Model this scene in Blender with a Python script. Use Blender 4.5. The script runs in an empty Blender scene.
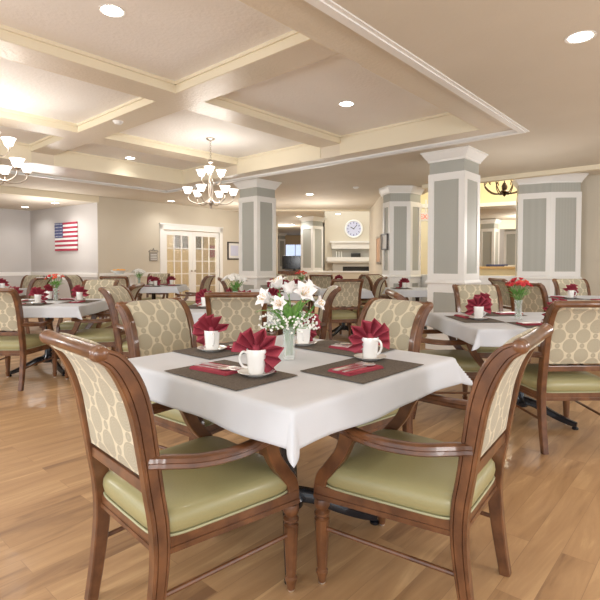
import bpy, bmesh, math, random
from math import sin, cos, pi, radians as R
from mathutils import Vector, Matrix
random.seed(7)
S = bpy.context.scene
COL = S.collection

# ------------------------------------------------------------------ materials
MATS = {}
def mat(name, col=(.8,.8,.8), rough=.5, metal=0, spec=.5, emit=None, es=0, trans=0, alpha=1, coat=0, sheen=0):
    m = bpy.data.materials.new(name); m.use_nodes = True
    b = m.node_tree.nodes['Principled BSDF']
    b.inputs['Base Color'].default_value = (*col, 1)
    b.inputs['Roughness'].default_value = rough
    b.inputs['Metallic'].default_value = metal
    b.inputs['Specular IOR Level'].default_value = spec
    b.inputs['Transmission Weight'].default_value = trans
    b.inputs['Alpha'].default_value = alpha
    b.inputs['Coat Weight'].default_value = coat
    b.inputs['Sheen Weight'].default_value = sheen
    if emit:
        b.inputs['Emission Color'].default_value = (*emit, 1); b.inputs['Emission Strength'].default_value = es
    MATS[name] = m
    return m
def NT(m): return m.node_tree.nodes, m.node_tree.links, m.node_tree.nodes['Principled BSDF']
def noise_col(m, c1, c2, scale=(5,5,5), detail=3, bump=0, bscale=None, nscale=1, lo=.35, hi=.65):
    n, l, b = NT(m)
    tc = n.new('ShaderNodeTexCoord'); mp = n.new('ShaderNodeMapping'); mp.inputs['Scale'].default_value = scale
    l.new(tc.outputs['Object'], mp.inputs['Vector'])
    no = n.new('ShaderNodeTexNoise'); no.inputs['Scale'].default_value = nscale; no.inputs['Detail'].default_value = detail
    l.new(mp.outputs[0], no.inputs['Vector'])
    cr = n.new('ShaderNodeValToRGB'); cr.color_ramp.elements[0].position = lo; cr.color_ramp.elements[1].position = hi
    cr.color_ramp.elements[0].color = (*c1, 1); cr.color_ramp.elements[1].color = (*c2, 1)
    l.new(no.outputs['Fac'], cr.inputs[0]); l.new(cr.outputs[0], b.inputs['Base Color'])
    if bump:
        n2 = no
        if bscale:
            n2 = n.new('ShaderNodeTexNoise'); n2.inputs['Scale'].default_value = bscale; n2.inputs['Detail'].default_value = 4
            l.new(tc.outputs['Object'], n2.inputs['Vector'])
        bp = n.new('ShaderNodeBump'); bp.inputs['Strength'].default_value = bump; bp.inputs['Distance'].default_value = .01
        l.new(n2.outputs['Fac'], bp.inputs['Height']); l.new(bp.outputs[0], b.inputs['Normal'])
    return m
noise_col(mat('wood', rough=.28, coat=.25), (.10,.040,.018), (.195,.082,.034), (7,7,7), 4, nscale=2)
noise_col(mat('soffit', rough=.8), (.66,.60,.50), (.70,.64,.54), (1,1,1), 2, .25, 40)
noise_col(mat('coffer_paint', rough=.6), (.88,.85,.81), (.92,.89,.85), (1,1,1), 2, .5, 30)
noise_col(mat('beam_paint', rough=.32), (.70,.62,.49), (.75,.66,.53), (1,1,1), 2, .5, 30)
mat('fascia', (.80,.72,.55), .6)
mat('trim_white', (.86,.85,.82), .4)
noise_col(mat('wall_cream', rough=.75), (.62,.56,.455), (.655,.595,.485), (1,1,1), 2, .1, 60)
noise_col(mat('wall_grey', rough=.75), (.53,.505,.485), (.565,.54,.52), (1,1,1), 2, .1, 60)
mat('wall_yellow', (.84,.73,.46), .7)
def panel_mat():
    m = mat('panel_grey', (.44,.45,.41), .6)
    n, l, b = NT(m)
    tc = n.new('ShaderNodeTexCoord'); w = n.new('ShaderNodeTexWave'); w.wave_type='BANDS'; w.inputs['Phase Offset'].default_value=0
    w.bands_direction='DIAGONAL'; w.inputs['Scale'].default_value = 14
    mp = n.new('ShaderNodeMapping'); mp.inputs['Scale'].default_value=(1,1,0)
    l.new(tc.outputs['Object'], mp.inputs[0]); l.new(mp.outputs[0], w.inputs['Vector'])
    cr = n.new('ShaderNodeValToRGB'); cr.color_ramp.elements[0].color=(.43,.435,.395,1); cr.color_ramp.elements[1].color=(.452,.457,.417,1)
    l.new(w.outputs['Fac'], cr.inputs[0]); l.new(cr.outputs[0], b.inputs['Base Color'])
panel_mat()
def fabric_mat():
    m = mat('fabric', rough=.85, spec=.2, sheen=.2)
    n, l, b = NT(m)
    tc = n.new('ShaderNodeTexCoord'); sp = n.new('ShaderNodeSeparateXYZ'); l.new(tc.outputs['Object'], sp.inputs[0])
    def mth(op, a, c=None, d=None):
        q = n.new('ShaderNodeMath'); q.operation = op
        for i, v in enumerate((a, c, d)):
            if v is None: continue
            if isinstance(v, (int, float)): q.inputs[i].default_value = v
            else: l.new(v, q.inputs[i])
        return q.outputs[0]
    PX, PZ = .155, .125
    def lat(ox, oz, px=PX, pz=PZ):
        fx = mth('MULTIPLY', mth('SUBTRACT', mth('FRACT', mth('ADD', mth('DIVIDE', sp.outputs[0], px), 10+ox)), .5), px)
        fz = mth('MULTIPLY', mth('SUBTRACT', mth('FRACT', mth('ADD', mth('DIVIDE', sp.outputs[2], pz), 10+oz)), .5), pz)
        return mth('SQRT', mth('ADD', mth('MULTIPLY', fx, fx), mth('MULTIPLY', fz, fz)))
    big = mth('MINIMUM', lat(0,0), lat(.5,.5))
    small = mth('MINIMUM', lat(.5,0), lat(0,.5))
    inb = mth('LESS_THAN', big, .0455); ins = mth('LESS_THAN', small, .0155)
    isin = mth('MAXIMUM', inb, ins)
    ring = mth('GREATER_THAN', mth('SINE', mth('MULTIPLY', big, 700)), .35)
    ring = mth('MULTIPLY', ring, inb)
    dot = mth('MULTIPLY', mth('LESS_THAN', small, .006), 1)
    mx = n.new('ShaderNodeMix'); mx.data_type='RGBA'; mx.inputs[6].default_value=(.72,.65,.48,1); mx.inputs[7].default_value=(.47,.425,.315,1)
    l.new(isin, mx.inputs[0])
    m2 = n.new('ShaderNodeMix'); m2.data_type='RGBA'; m2.inputs[7].default_value=(.56,.51,.38,1)
    l.new(mth('MULTIPLY', mth('MAXIMUM', ring, dot), .55), m2.inputs[0]); l.new(mx.outputs[2], m2.inputs[6])
    no = n.new('ShaderNodeTexNoise'); no.inputs['Scale'].default_value = 250
    l.new(tc.outputs['Object'], no.inputs['Vector'])
    m3 = n.new('ShaderNodeMix'); m3.data_type='RGBA'; m3.blend_type='MULTIPLY'; m3.inputs[0].default_value=.25
    l.new(m2.outputs[2], m3.inputs[6]); l.new(no.outputs['Fac'], m3.inputs[7])
    l.new(m3.outputs[2], b.inputs['Base Color'])
    bp = n.new('ShaderNodeBump'); bp.inputs['Strength'].default_value=.15; bp.inputs['Distance'].default_value=.002
    l.new(no.outputs['Fac'], bp.inputs['Height']); l.new(bp.outputs[0], b.inputs['Normal'])
fabric_mat()
noise_col(mat('vinyl', rough=.38, coat=.1), (.335,.305,.15), (.375,.345,.172), (1,1,1), 2, .1, 120)
mat('piping', (.42,.42,.26), .5)
noise_col(mat('cloth', rough=.85, spec=.2), (.61,.64,.69), (.655,.685,.735), (4,4,4), 2, .12, 300)
noise_col(mat('mat_brown', rough=.9), (.085,.070,.056), (.155,.13,.105), (200,200,200), 1, .3)
noise_col(mat('napkin', rough=.8, spec=.2), (.345,.050,.078), (.41,.070,.10), (8,8,8), 2, .1, 400)
mat('china', (.88,.88,.86), .12, coat=.5)
mat('steel', (.86,.85,.84), .30, 1)
mat('black_metal', (.012,.013,.018), .25, 0, coat=.4)
mat('dark', (.02,.018,.016), .4)
mat('nickel', (.50,.44,.38), .28, 1)
mat('bronze', (.06,.04,.025), .4, 1)
mat('shade_glass', (.95,.93,.9), .4, emit=(1,.95,.88), es=2.6)
mat('lamp_glow', (1,1,1), .4, emit=(1,.94,.85), es=14)
def thin_glass(name, tint, a):
    m = mat(name, tint, .03, spec=.6, alpha=a)
thin_glass('glass', (.9,.95,.93), .22)
thin_glass('pane_glass', (.9,.9,.85), .12)
mat('water', (.75,.82,.76), .05, alpha=.25)
mat('green', (.10,.26,.05), .5)
mat('leaf', (.16,.36,.07), .45)
mat('lily_white', (.93,.90,.90), .5)
mat('white_petal', (.92,.91,.87), .6)
mat('red_petal', (.62,.035,.05), .6)
mat('coral_petal', (.80,.13,.07), .6)
mat('stamen', (.72,.50,.22), .6)
mat('blue', (.07,.085,.20), .7)
mat('flag_red', (.40,.035,.07), .7)
mat('orange', (.85,.42,.08), .5)
mat('tv', (.008,.008,.010), .12)
mat('window_glow', (.6,.7,.9), .5, emit=(.62,.74,1), es=1.3)
mat('sign_grey', (.30,.27,.23), .6)
mat('frame_dark', (.05,.04,.035), .4)
mat('paper', (.78,.78,.76), .7)
mat('art_warm', (.55,.33,.2), .7)
mat('clock_face', (.60,.62,.78), .5)
mat('stone', (.52,.50,.46), .6)
mat('exit_red', (.8,.1,.06), .5, emit=(1,.12,.06), es=1.2)
mat('ledge_wood', (.62,.42,.2), .4)
def floor_mat():
    m = mat('floor_wood', rough=.42, coat=.05)
    n, l, b = NT(m)
    tc = n.new('ShaderNodeTexCoord'); mp = n.new('ShaderNodeMapping')
    l.new(tc.outputs['Object'], mp.inputs[0])
    br = n.new('ShaderNodeTexBrick'); br.offset=.37; br.offset_frequency=2
    br.inputs['Scale'].default_value=1; br.inputs['Brick Width'].default_value=1.1; br.inputs['Row Height'].default_value=.125
    br.inputs['Mortar Size'].default_value=.0011; br.inputs['Mortar Smooth'].default_value=.3
    br.inputs['Color1'].default_value=(0,0,0,1); br.inputs['Color2'].default_value=(1,1,1,1); br.inputs['Mortar'].default_value=(.5,.5,.5,1)
    l.new(mp.outputs[0], br.inputs['Vector'])
    # offset the grain per plank
    sp = n.new('ShaderNodeSeparateColor'); l.new(br.outputs['Color'], sp.inputs[0])
    ad = n.new('ShaderNodeVectorMath'); ad.operation='ADD'
    cm = n.new('ShaderNodeCombineXYZ'); mu = n.new('ShaderNodeMath'); mu.operation='MULTIPLY'; mu.inputs[1].default_value=37
    l.new(sp.outputs[0], mu.inputs[0]); l.new(mu.outputs[0], cm.inputs[2]); l.new(mu.outputs[0], cm.inputs[0])
    l.new(mp.outputs[0], ad.inputs[0]); l.new(cm.outputs[0], ad.inputs[1])
    sc = n.new('ShaderNodeMapping'); sc.inputs['Scale'].default_value=(.9,6.5,1); l.new(ad.outputs[0], sc.inputs[0])
    no = n.new('ShaderNodeTexNoise'); no.inputs['Scale'].default_value=1.3; no.inputs['Detail'].default_value=7; no.inputs['Roughness'].default_value=.62; no.inputs['Distortion'].default_value=1.1
    l.new(sc.outputs[0], no.inputs['Vector'])
    mxv = n.new('ShaderNodeMix'); mxv.data_type='FLOAT'; mxv.inputs[0].default_value=.20
    l.new(no.outputs['Fac'], mxv.inputs[2]); l.new(sp.outputs[0], mxv.inputs[3])
    cr = n.new('ShaderNodeValToRGB')
    e = cr.color_ramp.elements
    e[0].position=.29; e[0].color=(.24,.13,.065,1)
    e[1].position=.69; e[1].color=(.62,.405,.21,1)
    e2 = e.new(.42); e2.color=(.40,.235,.113,1)
    e3 = e.new(.58); e3.color=(.49,.30,.15,1)
    l.new(mxv.outputs[0], cr.inputs[0])
    dk = n.new('ShaderNodeMix'); dk.data_type='RGBA'; dk.inputs[7].default_value=(.22,.12,.06,1)
    mf = n.new('ShaderNodeMath'); mf.operation='MULTIPLY'; mf.inputs[1].default_value=.55
    l.new(br.outputs['Fac'], mf.inputs[0]); l.new(mf.outputs[0], dk.inputs[0]); l.new(cr.outputs[0], dk.inputs[6])
    l.new(dk.outputs[2], b.inputs['Base Color'])
floor_mat()

# ------------------------------------------------------------------ mesh helpers
def link(name, bm, m, parent=None, smooth=True, loc=None, rotz=None, autosmooth=40):
    bmesh.ops.recalc_face_normals(bm, faces=bm.faces[:])
    me = bpy.data.meshes.new(name); bm.to_mesh(me); bm.free()
    me.materials.append(MATS[m])
    if smooth:
        for p in me.polygons: p.use_smooth = True
        try: me.set_sharp_from_angle(angle=R(autosmooth))
        except Exception: pass
    o = bpy.data.objects.new(name, me); COL.objects.link(o)
    if parent is not None: o.parent = parent
    if loc is not None: o.location = loc
    if rotz is not None: o.rotation_euler[2] = rotz
    return o
def tag(o, label=None, cat=None, group=None, kind=None):
    if label: o['label'] = label
    if cat: o['category'] = cat
    if group: o['group'] = group
    if kind: o['kind'] = kind
    return o
def empty(name, loc=(0,0,0), rotz=0, label=None, cat=None, group=None):
    o = bpy.data.objects.new(name, None); COL.objects.link(o)
    o.empty_display_size = .1; o.location = loc; o.rotation_euler[2] = rotz
    return tag(o, label, cat, group)
def copy_tree(o, loc=None, rotz=None, label=None, group=None, parent=None):
    c = o.copy(); COL.objects.link(c)
    if parent is not None: c.parent = parent
    if loc is not None: c.location = loc
    if rotz is not None: c.rotation_euler[2] = rotz
    if label: c['label'] = label
    if group: c['group'] = group
    for ch in list(o.children): copy_tree(ch, parent=c)
    return c
def box(bm, x0, x1, y0, y1, z0, z1, bev=0, M=None):
    r = bmesh.ops.create_cube(bm, size=1)
    vs = r['verts']
    for v in vs:
        v.co = Vector(((x0+x1)/2+v.co.x*(x1-x0), (y0+y1)/2+v.co.y*(y1-y0), (z0+z1)/2+v.co.z*(z1-z0)))
    if bev:
        es = list({e for v in vs for e in v.link_edges})
        rr = bmesh.ops.bevel(bm, geom=es, offset=bev, segments=2, affect='EDGES', profile=.6)
        vs = list({v for f in rr['faces'] for v in f.verts} | {v for v in vs if v.is_valid})
    if M is not None:
        for v in vs: v.co = M @ v.co
    return bm
def prism(bm, pts, z0, z1):
    a = [bm.verts.new((p[0],p[1],z0)) for p in pts]; b = [bm.verts.new((p[0],p[1],z1)) for p in pts]
    n = len(pts)
    bm.faces.new(a[::-1]); bm.faces.new(b)
    for i in range(n): bm.faces.new((a[i],a[(i+1)%n],b[(i+1)%n],b[i]))
    return bm
def lathe(bm, prof, seg=20, c=(0,0,0), mod=None, M=None, cap=True):
    rings = []
    for (r, z) in prof:
        ring = []
        for k in range(seg):
            a = 2*pi*k/seg; rr = r*(mod(a, z) if mod else 1)
            co = Vector((c[0]+rr*cos(a), c[1]+rr*sin(a), c[2]+z))
            if M is not None: co = M @ co
            ring.append(bm.verts.new(co))
        rings.append(ring)
    for i in range(len(rings)-1):
        for k in range(seg):
            bm.faces.new((rings[i][k], rings[i][(k+1)%seg], rings[i+1][(k+1)%seg], rings[i+1][k]))
    if cap:
        bm.faces.new(rings[0][::-1]); bm.faces.new(rings[-1])
    return bm
def crom(P, n=6):
    P = [Vector(p) for p in P]; out = []
    for i in range(len(P)-1):
        p0 = P[max(i-1,0)]; p1 = P[i]; p2 = P[i+1]; p3 = P[min(i+2,len(P)-1)]
        for k in range(n):
            t = k/n
            out.append(.5*((2*p1)+(p2-p0)*t+(2*p0-5*p1+4*p2-p3)*t*t+(3*p1-p0-3*p2+p3)*t**3))
    out.append(P[-1]); return out
def sweep(bm, path, secf, lat=None, cap=True):
    """path: 3D points; secf(i,t)-> list of (a,b); lat: fixed lateral axis or None (horizontal perpendicular)"""
    rings = []; n = len(path)
    for i, p in enumerate(path):
        T = (path[min(i+1,n-1)]-path[max(i-1,0)]).normalized()
        if lat is None:
            L = T.cross(Vector((0,0,1)))
            L = L.normalized() if L.length > 1e-4 else Vector((1,0,0))
        else:
            L = (Vector(lat)-T*T.dot(Vector(lat))).normalized()
        N = L.cross(T).normalized()
        rings.append([bm.verts.new(p+L*a+N*b) for a, b in secf(i, i/(n-1))])
    m = len(rings[0])
    for i in range(n-1):
        for k in range(m):
            bm.faces.new((rings[i][k], rings[i][(k+1)%m], rings[i+1][(k+1)%m], rings[i+1][k]))
    if cap: bm.faces.new(rings[0][::-1]); bm.faces.new(rings[-1])
    return bm
def tube(bm, pts, r, seg=10, n=5, rf=None):
    path = crom(pts, n) if len(pts) > 2 else [Vector(p) for p in pts]
    N = len(path); rings = []
    L = None
    for i, p in enumerate(path):
        T = (path[min(i+1,N-1)]-path[max(i-1,0)]).normalized()
        if L is None:
            L = T.cross(Vector((0,0,1)))
            if L.length < .05: L = T.cross(Vector((1,0,0)))
        L = (L-T*T.dot(L)).normalized(); Q = T.cross(L)
        rr = rf(i/(N-1)) if rf else r
        rings.append([bm.verts.new(p+(L*cos(2*pi*k/seg)+Q*sin(2*pi*k/seg))*rr) for k in range(seg)])
    for i in range(N-1):
        for k in range(seg):
            bm.faces.new((rings[i][k], rings[i][(k+1)%seg], rings[i+1][(k+1)%seg], rings[i+1][k]))
    bm.faces.new(rings[0][::-1]); bm.faces.new(rings[-1])
    return bm
def sphere(bm, c, r, s=1, sc=(1,1,1)):
    q = bmesh.ops.create_icosphere(bm, subdivisions=s, radius=r)
    for v in q['verts']: v.co = Vector((v.co.x*sc[0], v.co.y*sc[1], v.co.z*sc[2]))+Vector(c)
    return bm
NB = bmesh.new

# ------------------------------------------------------------------ room axes (the building is turned 48.4 degrees to the view)
ROT = R(48.44)
U = Vector((cos(ROT), sin(ROT), 0)); V = Vector((-sin(ROT), cos(ROT), 0))
RM = Matrix.Rotation(ROT, 4, 'Z')
def P(u, v, z=0): return U*u+V*v+Vector((0,0,z))
def ubox(bm, u0, u1, v0, v1, z0, z1, bev=0): return box(bm, u0, u1, v0, v1, z0, z1, bev)
def struct(name, bm, m, rot=True, parent=None, smooth=False):
    o = link(name, bm, m, parent, smooth)
    if rot and parent is None: o.rotation_euler[2] = ROT
    if parent is None: o['kind'] = 'structure'
    return o
ZC = 2.74; ZE = 2.765; ZB = 2.93; ZP = 3.04; ZH = 2.65
# floor
b = NB(); ubox(b, -4, 27, -9, 22, -.1, 0); struct('floor', b, 'floor_wood')
# main low ceiling with the rectangular tray opening
TU0, TU1, TV0, TV1 = -.8, 5.95, 1.85, 9.1
b = NB()
ubox(b, -3, TU0, -7, 11.0, ZC, ZC+.5); ubox(b, TU1, 8.73, -7, 11.0, ZC, ZC+.5)
ubox(b, TU0, TU1, -7, TV0, ZC, ZC+.5); ubox(b, TU0, TU1, TV1, 11.0, ZC, ZC+.5)
struct('ceiling', b, 'soffit')
# tray frame and coffer beams
EU0, EU1, EV0, EV1 = -.35, 5.68, 2.21, 8.14      # inner edge of the lower perimeter band
C_U = [(EU0, 2.90), (3.24, EU1)]; C_V = [(EV0, 4.26), (4.62, 6.50), (6.88, EV1)]
b = NB()
for (a0,a1,b0,b1) in ((TU0,EU0,TV0,TV1),(EU1,TU1,TV0,TV1),(EU0,EU1,TV0,EV0),(EU0,EU1,EV1,TV1)): ubox(b, a0, a1, b0, b1, ZE, ZP+.1)
for (v0,v1) in ((4.26,4.62),(6.50,6.88)): ubox(b, EU0, EU1, v0, v1, ZB, ZP)
for (v0,v1) in C_V: ubox(b, 2.90, 3.24, v0, v1, ZB, ZP)
struct('ceiling', b, 'beam_paint')
b = NB(); ubox(b, EU0, EU1, EV0, EV1, ZP, ZP+.15); struct('ceiling', b, 'coffer_paint')
# painted fascia boards on the sides of the coffers, with a small crown step
b = NB()
for cu in C_U:
    for cv in C_V:
        for (x0,x1,y0,y1,per) in ((cu[0],cu[1],cv[0],cv[0]+.01,cv[0]==EV0),(cu[0],cu[1],cv[1]-.01,cv[1],cv[1]==EV1),(cu[0],cu[0]+.01,cv[0],cv[1],cu[0]==EU0),(cu[1]-.01,cu[1],cv[0],cv[1],cu[1]==EU1)):
            ubox(b, x0, x1, y0, y1, (ZE if per else ZB)+.001, ZP)
        for (x0,x1,y0,y1) in ((cu[0],cu[1],cv[0],cv[0]+.03),(cu[0],cu[1],cv[1]-.03,cv[1]),(cu[0],cu[0]+.03,cv[0],cv[1]),(cu[1]-.03,cu[1],cv[0],cv[1])):
            ubox(b, x0, x1, y0, y1, ZP-.03, ZP)
struct('trim_1', b, 'fascia')
# white moulding round the tray
b = NB()
for w, z0, z1 in ((.045, ZC-.022, ZE+.001), (.075, ZC-.011, ZC-.0005)):
    ubox(b, TU0, TU1+w, TV0-w, TV0+.02, z0, z1); ubox(b, TU0, TU1+w, TV1-.02, TV1+w, z0, z1)
    ubox(b, TU1-.02, TU1+w, TV0+.0201, TV1-.0201, z0, z1)
struct('trim_2', b, 'trim_white')

# walls
WV = 10.88
def wall_seg(name, p, q, z0, z1, m, th=.12, side=1):
    p = Vector((*p,0)); q = Vector((*q,0)); d = (q-p).normalized(); nrm = Vector((-d.y, d.x, 0))*side*th
    b = NB(); prism(b, [p, q, q+nrm, p+nrm], z0, z1)
    return struct(name, b, m, rot=False)
def PU(u, v): q = P(u, v); return (q.x, q.y)
A1 = PU(5.27, WV); A2 = PU(4.92, 13.94); A3 = PU(-3, 13.6)
D0, D1 = 6.99, 8.82
wall_seg('wall_left', A1, PU(D0, WV), 0, ZC+.3, 'wall_cream')
wall_seg('wall_left', PU(D0,WV), PU(D1,WV), 2.12, ZC+.3, 'wall_cream')
wall_seg('wall_left', PU(D1,WV), PU(11.2, WV), 0, ZC+.3, 'wall_cream')
wall_seg('wall_alcove', A1, A2, 0, ZC, 'wall_grey', side=-1)
wall_seg('wall_alcove_end', A2, A3, 0, ZC, 'wall_grey', side=-1)
b = NB(); prism(b, [PU(-3,10.98), PU(5.27,10.98), PU(5.0,14.2), PU(-3,14.2)], 2.60, 2.64); struct('ceiling', b, 'soffit', rot=False)
b = NB(); ubox(b, -3, 5.3, 10.86, 10.98, 2.60, ZC); struct('trim_3', b, 'fascia')
# chair rail + white wainscot of the alcove and the left wall
def rail(name, p, q, side, z=.93, th=.03, lower=True):
    p = Vector((*p,0)); q = Vector((*q,0)); d = (q-p).normalized(); nn = Vector((-d.y, d.x, 0))*side
    b = NB()
    prism(b, [p, q, q+nn*th, p+nn*th], z, z+.05); prism(b, [p, q, q+nn*th*.6, p+nn*th*.6], z-.05, z)
    prism(b, [p, q, q+nn*.02, p+nn*.02], 0, .12)
    return struct(name, b, 'trim_white' , rot=False)
rail('trim_4', A1, A2, 1); rail('trim_5', A2, A3, 1); rail('trim_6', PU(5.3,WV), PU(6.86,WV), -1)
# header towards the back rooms (steps down from 2.74 to 2.65)
b = NB(); ubox(b, 8.73, 8.85, -7, 4.55, 2.665, ZC+.3); struct('trim_7', b, 'fascia')

# camera-space pixel helper: where the ray of a measured pixel meets the horizontal plane z (all positions are real 3D places)
FP = 485.0; TH = R(1.7); CH = 1.2; PY0 = 263.5+FP*math.tan(TH)
def at(px, py, z):
    x = (px-300)/FP; y = -(py-PY0)/FP
    d = Vector((x, cos(TH)+y*sin(TH), -sin(TH)+y*cos(TH)))
    return Vector((0,0,CH))+d*((z-CH)/d.z)
def atd(px, d): return Vector(((px-300)/FP*d, d, 0))

# ------------------------------------------------------------------ back areas: far ceiling, walls

# soffit continuing to the open lounge on the left of the fireplace
b = NB(); prism(b, [PU(8.73,5.2), (1.95,13.9), (-.95,13.9), (-1.0,14.2), PU(11.3,WV), PU(8.73,WV)], ZC, ZC+.3); struct('ceiling', b, 'soffit', rot=False)
b = NB(); box(b, -1.2, 2.05, 13.9, 14.0, 2.70, 3.1); struct('trim_8', b, 'fascia', rot=False)
b = NB(); prism(b, [(-3.5,14),(.70,14),(.92,18.35),(.92,27),(-3.5,27)], 2.72, 3.0); struct('ceiling', b, 'soffit', rot=False)
wall_seg('wall_far', (-4.5,26.0), (1.3,26.0), 0, 3.2, 'wall_cream')
wall_seg('wall_lounge_left', PU(11.2, WV), (-3.4, 26), 0, 3.2, 'wall_cream')
# wall between column D and the lounge
wall_seg('wall_centre', (1.80,10.35), (1.99,13.95), 0, 3.0, 'wall_cream', side=-1, th=.14)
# chimney room (tall)
wall_seg('wall_fireplace', (.6,18.35), (4.2,18.35), 0, 5.2, 'wall_cream', th=.2)
b = NB(); box(b, .9, 4.2, 14.0, 19, 5.0, 5.1); struct('ceiling', b, 'trim_white', rot=False)
wall_seg('wall_chimney_side', (.93,18.35), (.93,26.0), 0, 5.2, 'wall_cream', th=.1)
wall_seg('wall_behind_centre', (4.2,13.0), (4.2,18.5), 0, 5.2, 'wall_cream', th=.1)
# low counter wall in front of the fireplace
wall_seg('wall_low', (.25,14.6), (2.1,14.6), 0, .93, 'wall_cream', th=.15)
b = NB(); box(b, .2, 2.1, 14.55, 14.8, .93, .97); struct('trim_9', b, 'trim_white', rot=False)
# right wall
RW0 = Vector((4.93,8.68,0)); RW1 = RW0-V*6
wall_seg('wall_right', (RW0.x,RW0.y), (RW1.x,RW1.y), 0, ZC+.1, 'wall_cream')
# half walls with chair rail between the columns
def halfwall(name, p, q, h=.93):
    p = Vector((*p,0)); q = Vector((*q,0)); d = (q-p).normalized(); nn = Vector((-d.y, d.x, 0))
    b = NB(); prism(b, [p, q, q+nn*.12, p+nn*.12], 0, h)
    prism(b, [p-nn*.02, q-nn*.02, q+nn*.14, p+nn*.14], h, h+.045)
    prism(b, [p-nn*.012, q-nn*.012, q+nn*.0, p+nn*.0], 0, .13)
    return struct(name, b, 'trim_white', rot=False)
halfwall('wall_low_right', (2.62,9.2), (4.1,8.75)); halfwall('wall_low_centre', (2.45,10.25), (2.66,9.22))
# reception room beyond the opening
b = NB(); box(b, 4.25, 12, 12.6, 27, ZH+.02, ZH+.06); struct('ceiling', b, 'soffit', rot=False)
b = NB(); prism(b, [(2.0,12.45),(4.2,12.45),(5.4,11.8),(12,11.8),(12,12.6),(2.0,12.6)], ZH+.07, 4.2); struct('wall_tray', b, 'wall_yellow', rot=False)
b = NB(); prism(b, [(2.0,12.38),(4.2,12.38),(5.4,11.73),(12,11.73),(12,12.6),(2.0,12.6)], ZH-.03, ZH+.065); struct('trim_10', b, 'trim_white', rot=False)
b = NB(); box(b, 1.9, 12, 8.0, 12.6, 4.2, 4.3); struct('ceiling', b, 'wall_yellow', rot=False)
wall_seg('wall_reception', (4.2,19.5), (14,19.5), 0, 3.0, 'wall_grey')
wall_seg('wall_reception_side', (3.9,12.6), (4.2,19.5), 0, 3.0, 'wall_yellow', th=.1)
wall_seg('wall_right_end', (12,8.5), (12,20), 0, 4.3, 'wall_yellow')
b = NB(); box(b, 3.6, 6.2, 11.0, 11.5, 0, 1.08); o = struct('wall_counter', b, 'wall_yellow', rot=False)
b = NB(); box(b, 3.55, 6.25, 10.94, 11.56, 1.08, 1.13, .008); struct('trim_11', b, 'ledge_wood', rot=False)
b = NB(); box(b, 4.3, 12, 16.2, 16.35, 2.35, 2.66); struct('trim_12', b, 'fascia', rot=False)
# rear wall of the dining room stays open to daylight; side returns
wall_seg('wall_front_left', PU(-3,13.6), PU(-3,8.5), 0, ZC+.1, 'wall_cream', side=-1)
# soffit pieces carrying the two angled pillars
b = NB(); ubox(b, 8.85, 10.3, -7, 3.0, ZC, ZC+.3); struct('ceiling', b, 'soffit')
b = NB(); prism(b, [(1.7,9.7),(2.75,9.5),(2.75,10.9),(1.7,10.9)], ZC+.001, ZC+.2); struct('ceiling', b, 'soffit', rot=False)

# ------------------------------------------------------------------ pillars
def offs(pts, d):
    n = len(pts); out = []
    pts = [Vector((p[0],p[1])) for p in pts]
    for i in range(n):
        a, b_, c = pts[i-1], pts[i], pts[(i+1)%n]
        n1 = (b_-a).normalized(); n1 = Vector((n1.y,-n1.x)); n2 = (c-b_).normalized(); n2 = Vector((n2.y,-n2.x))
        m = (n1+n2); m = m/(m.dot(n1))
        out.append(b_+m*d)
    return out
def pillar(pts, top, label, scale=1, stile=.072, group=None):
    """pts counter-clockwise footprint"""
    c = sum((Vector((p[0],p[1])) for p in pts), Vector((0,0)))/len(pts)
    pts = [Vector((p[0],p[1]))-c for p in pts]
    r = empty('pillar', (c.x,c.y,0), 0, label, 'pillar', group)
    b = NB(); prism(b, pts, 0, top); link('shaft', b, 'panel_grey', r, smooth=False)
    n = len(pts); t = .014
    b = NB()
    for i in range(n):
        a = pts[i]; d1 = (pts[i]-pts[i-1]); d2 = (pts[(i+1)%n]-pts[i])
        w1 = min(stile, d1.length*.3); w2 = min(stile, d2.length*.3); d1.normalize(); d2.normalize()
        n1 = Vector((d1.y,-d1.x)); n2 = Vector((d2.y,-d2.x)); o_ = offs(pts, t)[i]
        prism(b, [a-d1*w1, a-d1*w1+n1*t, o_, a+d2*w2+n2*t, a+d2*w2, a], .171, top-.301)
    def band(z0, z1, o_):
        r0 = [b.verts.new((p.x,p.y,z0)) for p in offs(pts, o_)]; r1 = [b.verts.new((p.x,p.y,z1)) for p in offs(pts, o_)]
        for k in range(n): b.faces.new((r0[k], r0[(k+1)%n], r1[(k+1)%n], r1[k]))
        b.faces.new(r0[::-1]); b.faces.new(r1)
    for z0, z1, o_ in ((.17,.27,.0145),(.80,.914,.0145),(.971,1.06,.0145),(top-.40,top-.30,.0150)): band(z0, z1, o_)
    link('panel_frame', b, 'trim_white', r, smooth=False)
    b = NB()
    def stack(lst):
        rings = []
        for z, o_ in lst: rings.append([b.verts.new((p.x,p.y,z)) for p in offs(pts, o_)])
        for i in range(len(rings)-1):
            for k in range(n): b.faces.new((rings[i][k], rings[i][(k+1)%n], rings[i+1][(k+1)%n], rings[i+1][k]))
        b.faces.new(rings[0][::-1]); b.faces.new(rings[-1])
    stack([(top-.14,.001),(top-.14,.018),(top-.115,.022),(top-.10,.035),(top-.05,.07),(top-.025,.082),(top-.02,.095),(top-.001,.095)])
    link('crown', b, 'trim_white', r, smooth=False)
    b = NB(); stack([(.915,.002),(.915,.03),(.935,.04),(.955,.03),(.97,.02),(.97,.002)])
    link('chair_rail', b, 'trim_white', r, smooth=False)
    b = NB(); stack([(.0,.002),(.0,.03),(.15,.03),(.17,.018),(.17,.002)])
    link('base', b, 'trim_white', r, smooth=False)
    return r
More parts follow.
